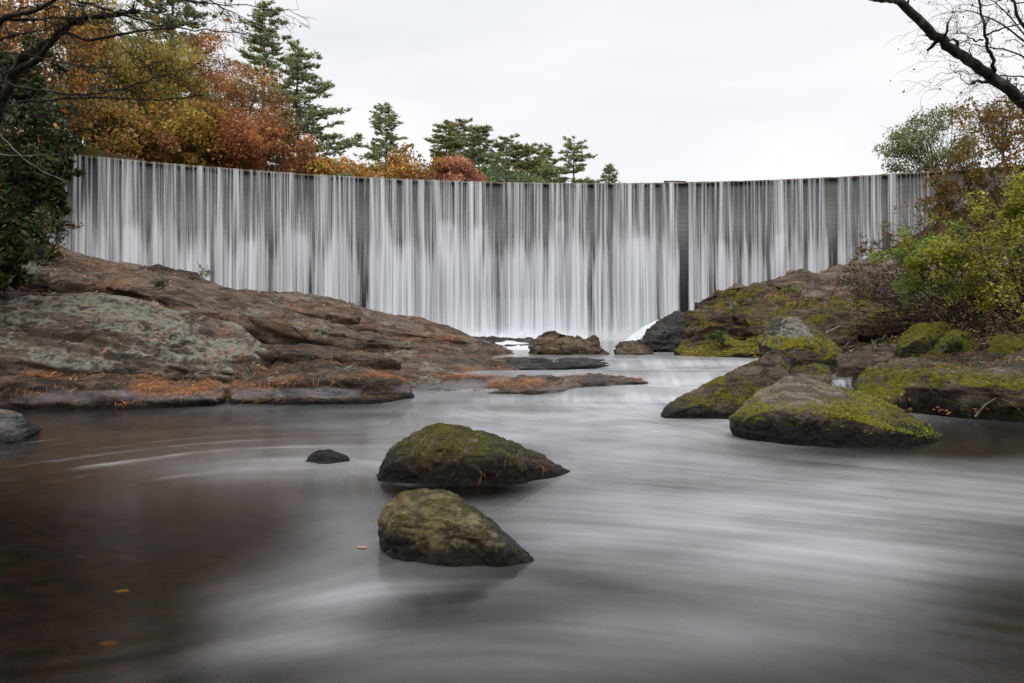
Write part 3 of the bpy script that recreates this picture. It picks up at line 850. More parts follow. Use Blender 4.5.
rock("boulder", "grey waterline rock cut by the left edge of the photo", "rock",
     [(-60, 412, 9), (0, 409, 9.1), (22, 413, 9.1), (38, 424, 8.9), (32, 431, 8.6), (20, 440, 8.3), (-10, 446, 8.1), (-60, 446, 8.0), (0, 424, 8.4), (-30, 416, 8.5)], M_GREYW, .02, .05, .05, 2, .03)
# near rocks
rock("boulder", "olive speckled boulder nearest the camera, its tail washed pale by water", "rock",
     [(377, 520, 4.5), (383, 505, 4.55), (399, 492, 4.62), (424, 486, 4.66), (450, 489, 4.66), (478, 505, 4.6), (500, 524, 4.52), (528, 551, 4.42), (388, 532, 4.24), (425, 512, 4.2), (465, 527, 4.12), (505, 547, 4.12),
      (384, 545, 4.4), (410, 560, 4.22), (450, 566, 4.1), (500, 567, 4.08), (528, 560, 4.2), (538, 561, 4.22), (420, 490, 4.95), (480, 512, 4.9)], M_NEAR, .010, .04, .035, 3.0, .006, spread=.10, blk=.012)
rock("boulder", "dark domed mossy boulder with fallen needles, midstream behind the nearest one", "rock",
     [(372, 476, 6.5), (384, 453, 6.62), (408, 435, 6.66), (438, 424, 6.7), (466, 424, 6.72), (494, 433, 6.72), (530, 449, 6.72), (574, 469, 6.7), (388, 463, 6.2), (445, 446, 6.1), (510, 457, 6.15), (376, 481, 6.3), (440, 486, 6.12), (510, 484, 6.15), (566, 475, 6.5), (410, 440, 7.2), (500, 440, 7.25), (550, 460, 7.1)],
     M_NEAR2, .013, .045, .05, 2.2, .010, spread=.05, blk=.022)
rock("rock", "small black rock barely breaking the surface left of the domed boulder", "rock",
     [(304, 459, 7.2), (314, 451, 7.3), (330, 448.5, 7.3), (345, 452, 7.25), (350, 459, 7.15), (330, 464, 6.95), (310, 463, 7.0)], M_DARKR, .012, .03, .03, 4, .008)
# right rocks in the stream
rock("boulder", "tilted wedge boulder rising to the right behind the large mossy one", "rock",
     [(659, 413, 10.4), (675, 398, 10.55), (700, 385, 10.7), (740, 368, 10.9), (768, 356, 11.1), (782, 354, 11.3), (791, 363, 11.3), (790, 380, 10.9), (735, 416, 10.1), (664, 417, 10.2), (700, 403, 10.15), (700, 394, 11.6), (780, 366, 12)],
     M_SLANT, .02, .03, .03, 1.6, .012, blk=.018)
rock("rock", "small mossy rock wedged behind the large mossy boulder", "rock",
     [(786, 372, 11.4), (795, 365, 11.6), (815, 362, 11.8), (831, 365, 11.6), (833, 378, 11.2), (800, 384, 11), (789, 382, 11.1)], M_SLANT, .02, .03, .03, 1.8, .01, blk=.015)
rock("boulder", "largest mossy boulder in the stream with a bare pale top", "rock",
     [(727, 418, 8.75), (748, 397, 9.0), (770, 383, 9.2), (787, 373, 9.35), (800, 376, 9.4), (848, 387, 9.4), (900, 408, 9.1), (946, 437, 8.55), (742, 416, 8.35), (790, 407, 8.0), (850, 418, 7.85), (905, 431, 7.95), (800, 424, 8.02), (860, 432, 7.92), (735, 426, 8.8), (775, 434, 8.6), (850, 439, 8.42), (920, 441, 8.32), (943, 440, 8.35), (800, 384, 10.2), (900, 413, 9.7)],
     M_MOSSY, .018, .045, .035, 1.5, .012, spread=-.12, blk=.02)
# right bank
rock("bank_slab", "long moss covered bank slab with a bare top on the right shore", "rock",
     [(848, 384, 12.2), (862, 366, 12.6), (885, 360, 12.9), (905, 357, 13), (960, 352, 12.9), (1080, 343, 12.6), (856, 388, 11.7), (880, 378, 11.5), (930, 372, 10.7), (1080, 366, 9.9), (900, 388, 10.9), (960, 384, 10.2), (1080, 385, 9.5), (868, 400, 12), (905, 410, 10.9), (960, 416, 10.35), (1080, 424, 9.6)],
     M_BANK, .028, .08, .09, .9, .04, blk=.06, spread=-.03)
rock("rock", "pale lichened block at the upstream toe of the right bank slab", "rock",
     [(855, 388, 11.4), (865, 378, 11.5), (885, 372, 11.5), (905, 378, 11.2), (908, 392, 10.8), (890, 402, 10.7), (862, 402, 11.1)], M_BANK, .02, .06, .05, 2, .02)
rock("boulder", "dark overhanging boulder capped with moss above the right bank slab", "rock",
     [(894, 346, 14), (900, 334, 14.1), (915, 325, 14.2), (945, 320, 14.3), (958, 325, 14.3), (955, 336, 13.9), (925, 336, 13.5), (900, 348, 13.5), (908, 361, 13.6), (935, 360, 13.5), (930, 325, 15)], M_BOULD, .025, .04, .035, 1.6, .015, spread=-.2, blk=.02)
rock("boulder", "rounded green mossy boulder beside the dark overhanging one", "rock",
     [(928, 354, 13.2), (938, 339, 13.5), (955, 329, 13.7), (972, 331, 13.6), (980, 345, 13.3), (975, 357, 12.9), (935, 358, 12.9), (955, 342, 12.9)], M_BOULD, .022, .05, .03, 1.8, .012, spread=-.1, blk=.015)
rock("boulder", "mossy block low in the bushes at the right edge", "rock",
     [(985, 350, 12.6), (995, 336, 12.8), (1030, 326, 13), (1070, 328, 12.8), (1070, 352, 12.2), (1000, 356, 12.2)], M_BOULD, .03, .05, .05, 1.4, .02, blk=.03)
rock("rock_slab", "flat brown slab draped with thin roots behind the bank slab", "rock",
     [(836, 359, 14.6), (850, 350, 14.9), (880, 343, 15), (898, 344, 14.9), (897, 357, 14), (865, 366, 13.5), (840, 366, 13.6)], M_TOPSLAB, .028, .04, .03, 1.5, .02, blk=.02, spread=-.1)
rock("boulder", "triangular boulder with a grey lichen face and mossy foot", "rock",
     [(758, 342, 15.6), (768, 324, 15.9), (775, 316, 16), (797, 316.5, 16.1), (815, 328, 16.0), (840, 346, 15.7), (846, 357, 15.3), (788, 319, 15.3), (812, 345, 14.7), (775, 350, 15.0), (820, 360, 14.7), (790, 362, 14.9)], M_TRI, .02, .02, .02, 1.4, .008, blk=.012, spread=-.15)
rock("boulder", "squat mossy boulder above and right of the triangular one", "rock",
     [(800, 322, 17.4), (812, 307, 17.8), (832, 301, 18), (852, 308, 17.9), (860, 328, 17.2), (845, 338, 16.8), (808, 338, 16.8), (830, 315, 17)], M_OUT, .035, .05, .05, 1.3, .03, blk=.04)
rock("outcrop", "craggy brown cliff with yellow moss at the left end of the right bank", "rock",
     [(681, 332, 20.2), (686, 312, 20.8), (694, 300, 21), (708, 290, 21.4), (735, 284, 21.8), (770, 281, 22), (800, 287, 21.5), (700, 322, 19.7), (740, 308, 19.8), (790, 310, 19.6), (690, 351, 19.4), (740, 352, 19.2), (800, 350, 18.6)],
     M_OUT, .045, .12, .16, .7, .10, -.1, blk=.12, groove=.08)
rock("outcrop", "broad bare brown slab crowning the right bank below the dam", "rock",
     [(722, 288, 23.5), (760, 277, 24), (800, 271, 24.5), (850, 263, 25), (900, 254, 25), (960, 246, 25), (1000, 244, 24), (770, 296, 21.5), (850, 290, 21), (930, 284, 20.5), (1020, 280, 19.5)], M_TOPSLAB, .06, .2, .24, .6, .14, -.2, groove=0.1)
rock("outcrop", "mossy ledge running across the middle of the right bank", "rock",
     [(735, 310, 20), (770, 302, 20.5), (820, 295, 20.6), (870, 292, 20.4), (930, 296, 19.5), (750, 326, 18.8), (800, 318, 18.6), (870, 315, 18.2), (920, 316, 17.5)], M_OUT, .045, .12, .14, .8, .09, -.05, blk=.10, groove=.08)
rock("outcrop", "low mossy shelf at the waterline under the brown cliff", "rock",
     [(672, 350, 19.6), (690, 343, 19.8), (720, 336, 19.4), (760, 333, 19), (790, 338, 18.2), (780, 351, 17.6), (720, 355, 18.2), (680, 355, 18.8)], M_BOULD, .035, .07, .11, 1.3, .06)
rock("boulder", "black wedge rock beside the white rush of water", "rock",
     [(634, 346, 21.8), (645, 330, 22.2), (660, 318, 22.6), (676, 311, 22.8), (688, 313, 22.6), (690, 345, 21), (640, 352, 21), (665, 330, 21.4)], M_DARKR, .035, .06, .10, 1.3, .06)
rock("rock", "small round dark rock in the water below the black wedge", "rock",
     [(613, 349, 20), (620, 342, 20.3), (635, 341, 20.4), (648, 346, 20.2), (655, 352, 19.8), (635, 354, 19.4), (616, 354, 19.5)], M_MID, .025, .06, .05, 1.8, .03)

# ---------------------------------------------------------------- vegetation helpers
class Tubes:
    def __init__(s): s.V, s.Fc, s.k = [], [], 0

    def add(s, pts, r0, r1, sides=6):
        pts = np.asarray(pts, float); n = len(pts)
        d = np.gradient(pts, axis=0); d /= np.linalg.norm(d, axis=1)[:, None] + 1e-9
        ref = np.array([0, 0, 1.0]) if abs(d[0, 2]) < .9 else np.array([1.0, 0, 0])
        u = np.cross(d, ref); u /= np.linalg.norm(u, axis=1)[:, None] + 1e-9
        v = np.cross(d, u)
        a = np.arange(sides) * 2 * math.pi / sides
        rr = np.linspace(r0, r1, n)
        ring = (u[:, None, :] * np.cos(a)[None, :, None] + v[:, None, :] * np.sin(a)[None, :, None]) * rr[:, None, None] + pts[:, None, :]
        s.V.append(ring.reshape(-1, 3))
        i = np.arange(n - 1)[:, None] * sides; j = np.arange(sides)[None, :]; j2 = (j + 1) % sides
        f = np.stack([i + j, i + j2, i + sides + j2, i + sides + j], -1).reshape(-1, 4) + s.k
        s.Fc.append(f); s.k += n * sides

    def build(s, name, mat, parent, org):
        if not s.V: return None
        me = mesh_np(name, np.concatenate(s.V) - np.asarray(org), np.concatenate(s.Fc), 4); set_smooth(me)
        return link(name, me, mat, parent)


def wig(a, b, n, amt, r=rng, sag=0.0):
    a, b = np.asarray(a, float), np.asarray(b, float)
    u = np.linspace(0, 1, n)[:, None]
    L = np.linalg.norm(b - a)
    w = np.cumsum(r.normal(size=(n, 3)), 0); w -= u * w[-1]; w[0] = 0
    p = a + (b - a) * u + w * amt * L / n
    p[:, 2] += sag * L * (u[:, 0] * (1 - u[:, 0])) * 4
    return p


def tinted(n, pal, var, r=rng):
    pal = np.array(pal, float)
    w = pal[:, 3] if pal.shape[1] > 3 else np.ones(len(pal))
    k = r.choice(len(pal), n, p=w / w.sum())
    c = pal[k, :3] * np.exp(r.normal(0, var, (n, 1))) * np.exp(r.normal(0, var * .35, (n, 3)))
    c = c * .9 + .1 * c.mean(1)[:, None]
    return np.clip(c, .002, .8)


def leaves(name, C, L, Wd, col, mat, parent, org, droop=0.0, dirs=None, r=rng, flat=0.0):
    """diamond-folded leaves of 2 triangles... four verts each, at centres C"""
    n = len(C)
    if dirs is None:
        d = r.normal(size=(n, 3)); d[:, 2] = d[:, 2] * (1 - flat) - droop
    else:
        d = dirs + r.normal(0, .25, (n, 3))
    d /= np.linalg.norm(d, axis=1)[:, None] + 1e-9
    q = r.normal(size=(n, 3))
    if flat > 0: q = q * (1 - flat) + np.array([0, 0, 1.0]) * flat; q = np.cross(d, q)
    s = np.cross(d, q); s /= np.linalg.norm(s, axis=1)[:, None] + 1e-9
    if flat > 0:
        s = np.cross(d, np.cross(np.cross(d, np.array([0, 0, 1.0]) + r.normal(0, .35, (n, 3))), d)); s /= np.linalg.norm(s, axis=1)[:, None] + 1e-9
    up = np.cross(d, s)
    sz = np.exp(r.normal(0, .22, (n, 1)))
    l, w_ = L * sz, Wd * sz
    V = np.stack([C - d * l * .5, C + s * w_ * .5 + up * w_ * .18, C + d * l * .5, C - s * w_ * .5 + up * w_ * .18], 1).reshape(-1, 3)
    f = np.arange(4 * n).reshape(n, 4)
    me = mesh_np(name, V - np.asarray(org), f, 4)
    a = me.attributes.new("tint", 'FLOAT_COLOR', 'POINT')
    cc = np.repeat(np.concatenate([col, np.ones((n, 1))], 1), 4, 0)
    a.data.foreach_set('color', cc.astype(np.float32).ravel())
    return link(name, me, mat, parent)


ORANGE = [(.42, .17, .025, 3), (.33, .11, .02, 2), (.45, .26, .04, 1.5), (.16, .07, .02, 1)]
YELLOW = [(.46, .30, .04, 3), (.42, .20, .03, 2), (.20, .19, .03, 1.5)]
OLIVE = [(.27, .235, .035, 3), (.38, .26, .035, 2), (.17, .175, .03, 2), (.44, .22, .03, 1)]
RUST = [(.36, .155, .06, 3), (.42, .19, .06, 2), (.24, .12, .05, 1.5), (.22, .20, .06, .8)]
RED = [(.36, .12, .045, 3), (.42, .18, .055, 2), (.26, .11, .045, 1)]
BROWNRED = [(.36, .14, .075, 3), (.30, .115, .065, 2), (.40, .19, .09, 1)]
BROWN = [(.19, .115, .04, 2), (.14, .11, .035, 2), (.32, .17, .04, 1.2)]
GREEN = [(.06, .085, .025, 3), (.10, .12, .035, 2), (.15, .13, .03, .8)]
SAGE = [(.14, .165, .055, 3), (.18, .20, .075, 2), (.20, .16, .07, .6)]
PINE = [(.28, .34, .16, 3), (.36, .40, .18, 2), (.21, .26, .12, 2)]
PINEY = [(.30, .30, .11, 3), (.42, .34, .10, 1.6), (.21, .25, .11, 2)]


def decid(label, px, D, top, rpx, pal, base_z=8.9, nleaf=7000, nclump=34, lsz=.24, asp=.62, low=.0, group=None, cname="tree", name="broadleaf_tree", lean=0, bark=None, seed=1, rz=None, csz=.33, top_flat=.9):
    r = np.random.default_rng(seed)
    x, y, zt = P(px, top, D)
    rad = rpx / F * D
    gz_ = base_z
    org = (x, D, gz_)
    H = zt - gz_
    e = empty(name, org); tag(e, label, cname, group)
    zc = gz_ + H * (low + (1 - low) / 2); ra = H * (1 - low) / 2
    u = r.normal(size=(nclump, 3)); u /= np.linalg.norm(u, axis=1)[:, None]
    rr = r.uniform(.35, 1.0, (nclump, 1))**.6
    cc = np.array([x + lean, D, zc]) + u * rr * np.array([rad * .86, rad * .86, ra * top_flat])
    tb = Tubes()
    ttop = np.array([x + lean * .8, D, gz_ + H * .82])
    tr = wig((x, D, gz_ - .4), ttop, 12, .25, r)
    tr_r = max(.07, H * .016)
    tb.add(tr, tr_r, tr_r * .25, 7)
    tot = []
    for c in cc:
        k = int(np.clip((c[2] - gz_) / H * 9 * .65, 1, 9))
        b = wig(tr[k], c, 7, .5, r, -.04)
        tb.add(b, tr_r * .32, .012, 5)
        for m in range(4):
            tb.add(wig(b[4 + m % 2], c + r.normal(0, 1, 3) * rad * csz * .8, 5, .5, r), .018, .006, 3)
    per = (nleaf // nclump)
    cs = np.repeat(cc, per, 0)
    szc = np.repeat(r.uniform(.6, 1.25, (nclump, 1)), per, 0)
    g = r.normal(size=cs.shape); g /= (np.linalg.norm(g, axis=1)[:, None] + 1e-9); g *= r.uniform(0, 1, (len(cs), 1))**.45
    C = cs + g * rad * csz * 1.25 * szc * np.array([1, 1, .72])
    C[:, 2] = np.maximum(C[:, 2], gz_ - .2)
    hue = 1.3 * np.repeat(np.exp(r.normal(0, .22, (nclump, 1))), per, 0)
    col = np.clip(tinted(len(C), pal, .22, r) * hue, .002, .7)
    tb.build("trunk", bark or M_BARK, e, org)
    leaves("crown", C, lsz, lsz * asp, col, M_LEAF, e, org, .25, None, r)
    return e


def pine(label, px, D, top, hw, pal=PINE, base_z=9.0, low=.12, seed=1, group=None, skew=0.0, tuft=.30, dens=1.0, step=.62, sparse=.0, shape=.9):
    r = np.random.default_rng(seed)
    x, y, zt = P(px, top, D)
    rad = hw * 1.42 / F * D
    H = zt - base_z
    org = (x, D, base_z)
    e = empty("pine_tree", org); tag(e, label, "tree", group)
    tb = Tubes()
    tr = wig((x, D, base_z - .4), (x + .01, D, zt - .05), 14, .06, r)
    tb.add(tr, H * .014 + .04, .015, 7)
    Cs, Ds = [], []
    z = base_z + H * low
    while z < zt - .15:
        f = (zt - z) / (H * (1 - low))
        Lm = rad * (.10 + .90 * f**shape) * (1 - .25 * max(0, f - .8) / .2)
        nb = r.integers(4, 7)
        a0 = r.uniform(0, 6.28)
        for b in range(nb):
            if r.random() < sparse: continue
            a = a0 + 6.283 * b / nb + r.normal(0, .3)
            L = Lm * r.uniform(.40, 1.12) * (1 + skew * math.cos(a))
            zz0 = z + r.normal(0, .12)
            tip = np.array([x + math.cos(a) * L, D + math.sin(a) * L, zz0 + L * r.uniform(-.06, .26) - .05])
            br = wig((x, D, zz0), tip, 7, .25, r, -.07)
            tb.add(br, .022 + .006 * L, .008, 4)
            nt = max(4, int(L * 12.5 * dens))
            for q in range(nt):
                s = r.uniform(.30, 1.0)
                k = s * 6; i = min(5, int(k)); pt = br[i] * (1 - (k - i)) + br[i + 1] * (k - i)
                side = r.normal(0, .16 + .13 * L * (1.1 - s), 1)[0]
                pt = pt + np.array([-math.sin(a) * side, math.cos(a) * side, r.normal(.04, .035)])
                m = 8
                dv = r.normal(0, .75, (m, 3)) * np.array([1, 1, .5]) + np.array([math.cos(a) * .6, math.sin(a) * .6, .42])
                Cs.append(pt + dv * tuft * .28); Ds.append(dv)
        z += step * r.uniform(.75, 1.25) * (.45 + .55 * f)
    # leader tuft
    dv = r.normal(0, .5, (30, 3)) + np.array([0, 0, .7]); Cs.append(np.array([x, D, zt - .15]) + dv * .15); Ds.append(dv)
    C = np.concatenate(Cs); Dv = np.concatenate(Ds)
    tb.build("trunk", M_BARK, e, org)
    col = tinted(len(C), pal, .25, r)
    leaves("crown", C, tuft, tuft * .24, col, M_NEEDLE, e, org, 0, Dv, r)
    return e


GF = "trees of the far lake shore"
GL = "autumn trees above the left end of the dam"
# far shore
decid("round yellow orange tree at the dam crest left of the lone tall pine", 346, 58, 153, 38, ORANGE + YELLOW, 9.2, 7000, 34, .26, seed=3, group=GF)
decid("low yellow tree just right of the left forest edge behind the crest", 318, 40, 160, 20, YELLOW + ORANGE, 9.2, 3500, 20, .26, seed=33, group=GF)
pine("lone tall pine standing over orange trees behind the dam", 385, 66, 104, 36, PINE, 9.3, .10, 5, GF, dens=1.0, step=.85, shape=.75)
decid("bright orange tree between the lone tall pine and the red brown one", 414, 57, 138, 37, ORANGE + [(.30, .22, .03, 2)], 9.2, 8000, 36, .26, seed=7, group=GF)
decid("rounded red brown tree low over the dam crest", 452, 59, 150, 33, BROWNRED, 9.2, 12000, 46, .22, seed=8, group=GF, csz=.28)
pine("yellow tinged pine first in the cluster behind the red brown tree", 446, 74, 121, 26, PINEY, 9.4, .1, 9, GF, step=.8, shape=.38, dens=1.25)
pine("pointed pine at the top of the cluster behind the red brown tree", 460, 76, 121, 26, PINEY + PINE, 9.4, .1, 10, GF, step=.8, shape=.38, dens=1.25)
pine("blue green pine at the right of the cluster behind the red brown tree", 480, 72, 127, 27, PINE, 9.4, .05, 11, GF, step=.75, shape=.38, dens=1.25)
decid("dark green bushy tree right of the red brown tree", 498, 66, 150, 30, [(.13, .18, .08, 3), (.17, .21, .09, 1)], 9.2, 5000, 26, .26, seed=41, group=GF)
pine("broad dark pine in the middle of the far treeline", 507, 72, 138, 27, PINEY + PINE, 9.4, .05, 12, GF, step=.75, shape=.38, dens=1.25)
pine("full olive pine right of the broad dark pine", 527, 71, 144, 26, PINEY, 9.4, .02, 13, GF, step=.7, shape=.38, dens=1.25)
decid("low dark green tree filling the far treeline under the olive pine", 533, 66, 156, 26, [(.14, .185, .08, 3), (.19, .22, .09, 1)], 9.2, 5000, 26, .26, seed=45, group=GF)
pine("thin yellowish pine in a gap of the far treeline", 546, 74, 144, 19, PINEY, 9.4, .08, 14, GF, step=.8, shape=.38, dens=1.25)
pine("open topped pine with a bare stem near the right end of the treeline", 574, 68, 137, 27, PINE, 9.3, .22, 15, GF, step=.85, sparse=.15, shape=.5)
decid("small olive tree under the open topped pine", 587, 67, 162, 17, SAGE, 9.2, 3500, 20, .26, seed=42, group=GF)
pine("smallest pine ending the far treeline at right", 609, 70, 165, 16, PINE, 9.3, .02, 16, GF, step=.6, shape=.6)
decid("low green shrubbery tree at the crest below the thin yellowish pine", 553, 67, 168, 22, SAGE + GREEN, 9.2, 3000, 18, .26, seed=43, group=GF)
# left forest
pine("tallest pine at the right of the left forest", 264, 48, 4, 40, PINE, 9.4, .25, 21, GL, skew=.1, step=.8, sparse=.12, shape=.62)
pine("slender second pine whose lower boughs reach right over the dam", 298, 45, 42, 47, PINE, 9.3, .05, 22, GL, skew=.28, step=.75, sparse=.12, shape=.8)
decid("rust leaved tree before the two tall pines", 252, 42, 56, 50, RUST, 9.3, 18922, 42, .125, seed=23, group=GL, csz=.27)
decid("deep red maple low before the rust tree", 232, 39, 100, 40, RED, 9.2, 16820, 34, .125, seed=24, group=GL, csz=.30)
decid("tall thin leaved orange tree left of the rust tree", 196, 43, 14, 46, [(.38, .16, .04, 3), (.26, .11, .04, 2)], 9.5, 13666, 40, .125, seed=25, group=GL, csz=.26)
decid("yellow olive tree left of the thin orange tree", 158, 39, 26, 50, OLIVE, 9.5, 23127, 44, .125, seed=26, group=GL)
decid("golden tree low over the dam crest before the yellow olive tree", 186, 37, 92, 38, [(.36, .22, .03, 3), (.24, .20, .03, 2), (.42, .17, .02, 1)], 9.3, 8000, 34, .18, seed=27, group=GL)
decid("olive brown tree near the left end of the dam", 112, 37, 30, 52, OLIVE + BROWN, 9.5, 21025, 42, .125, seed=28, group=GL)
pine("dark green pine rising out of frame behind the yellow olive tree", 172, 52, -46, 58, PINE, 9.6, .2, 29, GL, step=.9, shape=.6)
decid("brown leaved tree reaching out of frame at upper left", 66, 33, -30, 62, BROWN + OLIVE, 9.0, 18922, 44, .125, seed=30, group=GL)
decid("orange brown tree rising at the left edge behind the shrub", 12, 27, -60, 80, BROWN + ORANGE, 7.5, 9000, 44, .18, seed=31, group=GL)
decid("rusty bush over the crest under the second pine", 285, 41, 128, 34, RUST + RED, 9.2, 5000, 26, .18, seed=32, group=GL)
decid("small rust and green bush right end of the left forest", 306, 43, 150, 18, RUST + GREEN, 9.2, 3000, 18, .2, seed=34, group=GL)
decid("dark olive understory bush above the left crest corner", 122, 34, 108, 40, OLIVE + RUST, 9.0, 6000, 28, .17, seed=35, group=GL)
decid("red brown understory bush between the olive and golden trees", 150, 35, 118, 30, RED + BROWN, 9.0, 4000, 22, .17, seed=36, group=GL)
# right side beyond the dam
decid("airy sage green tree with many stems behind the right end of the dam", 932, 43, 100, 52, SAGE, 8.9, 9500, 70, .14, seed=51, low=.05, csz=.20, cname="tree")
decid("sparse brown leaved tree behind the leaning trunk at right", 1006, 30, 98, 44, BROWN, 8.6, 1500, 40, .12, seed=52, low=.25, csz=.25)

# ---------------------------------------------------------------- near vegetation
def shrub(label, name, cat, base, clumps, nper, lsz, asp, pal, mat, seed, stems=1, r_st=.03, var=.25, bark=None, droop=.2, flat=0.0, group=None):
    """base: world point; clumps: list of (px,py,D,rpx)"""
    r = np.random.default_rng(seed)
    e = empty(name, base); tag(e, label, cat, group)
    tb = Tubes(); Cs = []
    for (px, py, D, rp) in clumps:
        c = np.array(P(px, py, D)); rd = rp / F * D
        for s in range(stems):
            b0 = np.array(base) + r.normal(0, .12, 3) * np.array([1, 1, 0])
            end = c + r.normal(0, rd * .35, 3)
            st = wig(b0, end, 9, .55, r, .06)
            tb.add(st, r_st, .006, 5)
            for k in range(6):
                tb.add(wig(st[4 + k % 4], end + r.normal(0, rd * .7, 3), 6, .6, r), .008, .003, 3)
        g = r.normal(size=(nper, 3)); g /= np.linalg.norm(g, axis=1)[:, None]; g *= r.uniform(0, 1, (nper, 1))**.42
        # sub-clump the leaves so that gaps show
        ks = r.normal(size=(14, 3)) * rd * .62
        C = c + ks[r.integers(0, 14, nper)] + g * rd * .42
        Cs.append(C)
    C = np.concatenate(Cs)
    tb.build("stems", bark or M_BARK_DARK, e, base)
    leaves("foliage", C, lsz, lsz * asp, tinted(len(C), pal, var, r), mat, e, base, droop, None, r, flat)
    return e


RHODO = [(.035, .055, .014, 4), (.055, .075, .018, 2.5), (.11, .11, .018, 1.2), (.018, .03, .010, 2), (.26, .16, .02, .2)]
YG = [(.35, .36, .022, 3), (.23, .29, .022, 2.5), (.43, .40, .03, 1.2), (.22, .12, .02, .6)]
OB = [(.30, .15, .025, 2), (.16, .10, .025, 2), (.14, .13, .02, 1.5), (.28, .13, .03, 1)]

shrub("dense dark evergreen shrub hanging over the left bank", "evergreen_shrub", "shrub", P(-30, 285, 13.6),
      [(10, 90, 13.2, 26), (32, 105, 13.6, 18), (8, 140, 13.0, 32), (38, 138, 13.6, 18), (10, 185, 12.8, 34), (38, 182, 13.4, 19), (62, 172, 14, 11), (20, 225, 12.9, 32), (36, 220, 13.4, 13), (0, 252, 12.9, 17), (10, 268, 12.9, 12), (-15, 280, 12.6, 20), (56, 192, 13.8, 9), (30, 75, 13.8, 18), (-30, 120, 13, 50), (-30, 210, 13, 45)],
      950, .135, .32, RHODO, M_GLOSSY_LEAF, 61, 1, .035)
shrub("dark leafy evergreen behind the hanging shrub at left", "evergreen_shrub", "shrub", P(-10, 250, 18),
      [(30, 110, 18, 40), (48, 120, 18.5, 17), (15, 160, 17, 40), (54, 160, 18.6, 14), (34, 205, 17.8, 22)], 700, .17, .4, [(.05, .06, .015, 3), (.10, .09, .02, 2), (.03, .045, .012, 3)], M_GLOSSY_LEAF, 62, 1, .04)
shrub("low brown bush at the foot of the evergreen shrub", "bush", "shrub", P(10, 262, 14.5),
      [(12, 240, 14.4, 20), (42, 232, 14.8, 16), (30, 252, 14.4, 13)], 330, .10, .5, BROWN + [(.10, .12, .02, 1)], M_LEAF, 63, 2, .012)
shrub("bright yellow green bush leaning in from the right edge", "bush", "shrub", P(1040, 330, 11.5),
      [(1005, 232, 11.5, 34), (962, 255, 11.8, 30), (1020, 262, 11.2, 36), (1015, 205, 11.6, 20), (985, 285, 11.6, 24), (935, 268, 12.2, 20), (1045, 225, 11, 36)], 1600, .066, .5, YG, M_LEAF, 64, 2, .018, flat=.3)
shrub("fresh green spray reaching left from the right hand bushes", "bush", "shrub", P(960, 320, 12.6),
      [(905, 248, 12.6, 17), (925, 270, 12.5, 22), (905, 283, 12.8, 15), (945, 240, 12.4, 20)], 750, .058, .5, [(.19, .33, .025, 3), (.28, .36, .025, 2)], M_LEAF, 65, 2, .012, flat=.35)
shrub("russet brown bush above the yellow green one at right", "bush", "shrub", P(1030, 320, 13.5),
      [(1000, 150, 13.5, 30), (965, 175, 13.8, 24), (1020, 120, 13.4, 30), (975, 200, 14, 22), (1025, 170, 13, 34), (945, 205, 14.4, 18)], 800, .07, .55, OB, M_LEAF, 66, 2, .02)
shrub("tangled brown brush under the right hand bushes", "bush", "shrub", P(950, 330, 15),
      [(890, 300, 16, 24), (930, 312, 14.8, 28), (980, 318, 13.8, 30), (1020, 315, 13.2, 34), (860, 288, 17, 20), (905, 270, 16.8, 22), (880, 318, 16, 20), (955, 295, 14.6, 26), (1000, 300, 13.4, 30)],
      360, .075, .5, [(.07, .045, .018, 3), (.11, .06, .02, 2), (.07, .08, .015, 1.2), (.03, .022, .012, 2)], M_LEAF, 67, 5, .012)
shrub("dry russet twigs at the top of the right bank before the dam", "bush", "shrub", P(920, 258, 19),
      [(890, 240, 20, 16), (925, 232, 19.5, 20), (955, 225, 19, 22), (985, 235, 18, 24), (945, 200, 19, 16), (865, 252, 20.5, 10)], 240, .09, .5, OB + BROWN, M_LEAF, 68, 3, .012)
for k, (lb, px, py, D, pal, sz, n) in enumerate([
        ("small bright green plant on the flank of the brown cliff", 790, 290, 21.0, [(.16, .22, .02, 1)], .10, 60),
        ("leafy dark green plant at the foot of the brown cliff", 718, 336, 18.6, [(.04, .09, .02, 2), (.07, .12, .03, 1)], .10, 150),
        ("small fern tucked beside the rounded green boulder", 953, 345, 12.7, [(.07, .17, .02, 1)], .07, 110),
        ("yellow green sprig on the crest of the left bedrock", 205, 272, 20.2, [(.26, .34, .03, 1)], .10, 26),
        ("tiny green tuft in a seam of the left bedrock", 160, 283, 16.6, [(.10, .14, .03, 1)], .07, 60),
        ("thin green seedlings on the slope of the brown dome", 183, 296, 16.6, [(.14, .17, .04, 1)], .06, 40),
        ("yellow seedling under the evergreen shrub", 57, 254, 16.8, [(.38, .30, .03, 1)], .08, 40),
        ("lime green plant on the moss between the right outcrops", 742, 300, 20.0, [(.14, .18, .02, 1)], .09, 70)]):
    x, y, z = P(px, py + 5, D)
    shrub(lb, "plant", "plant", (x, y, z - .05), [(px, py - 1, D, 6), (px + 4, py + 1, D, 5), (px - 4, py + 2, D, 5)], n // 3, sz, .5, pal, M_LEAF, 80 + k, 2, .006)

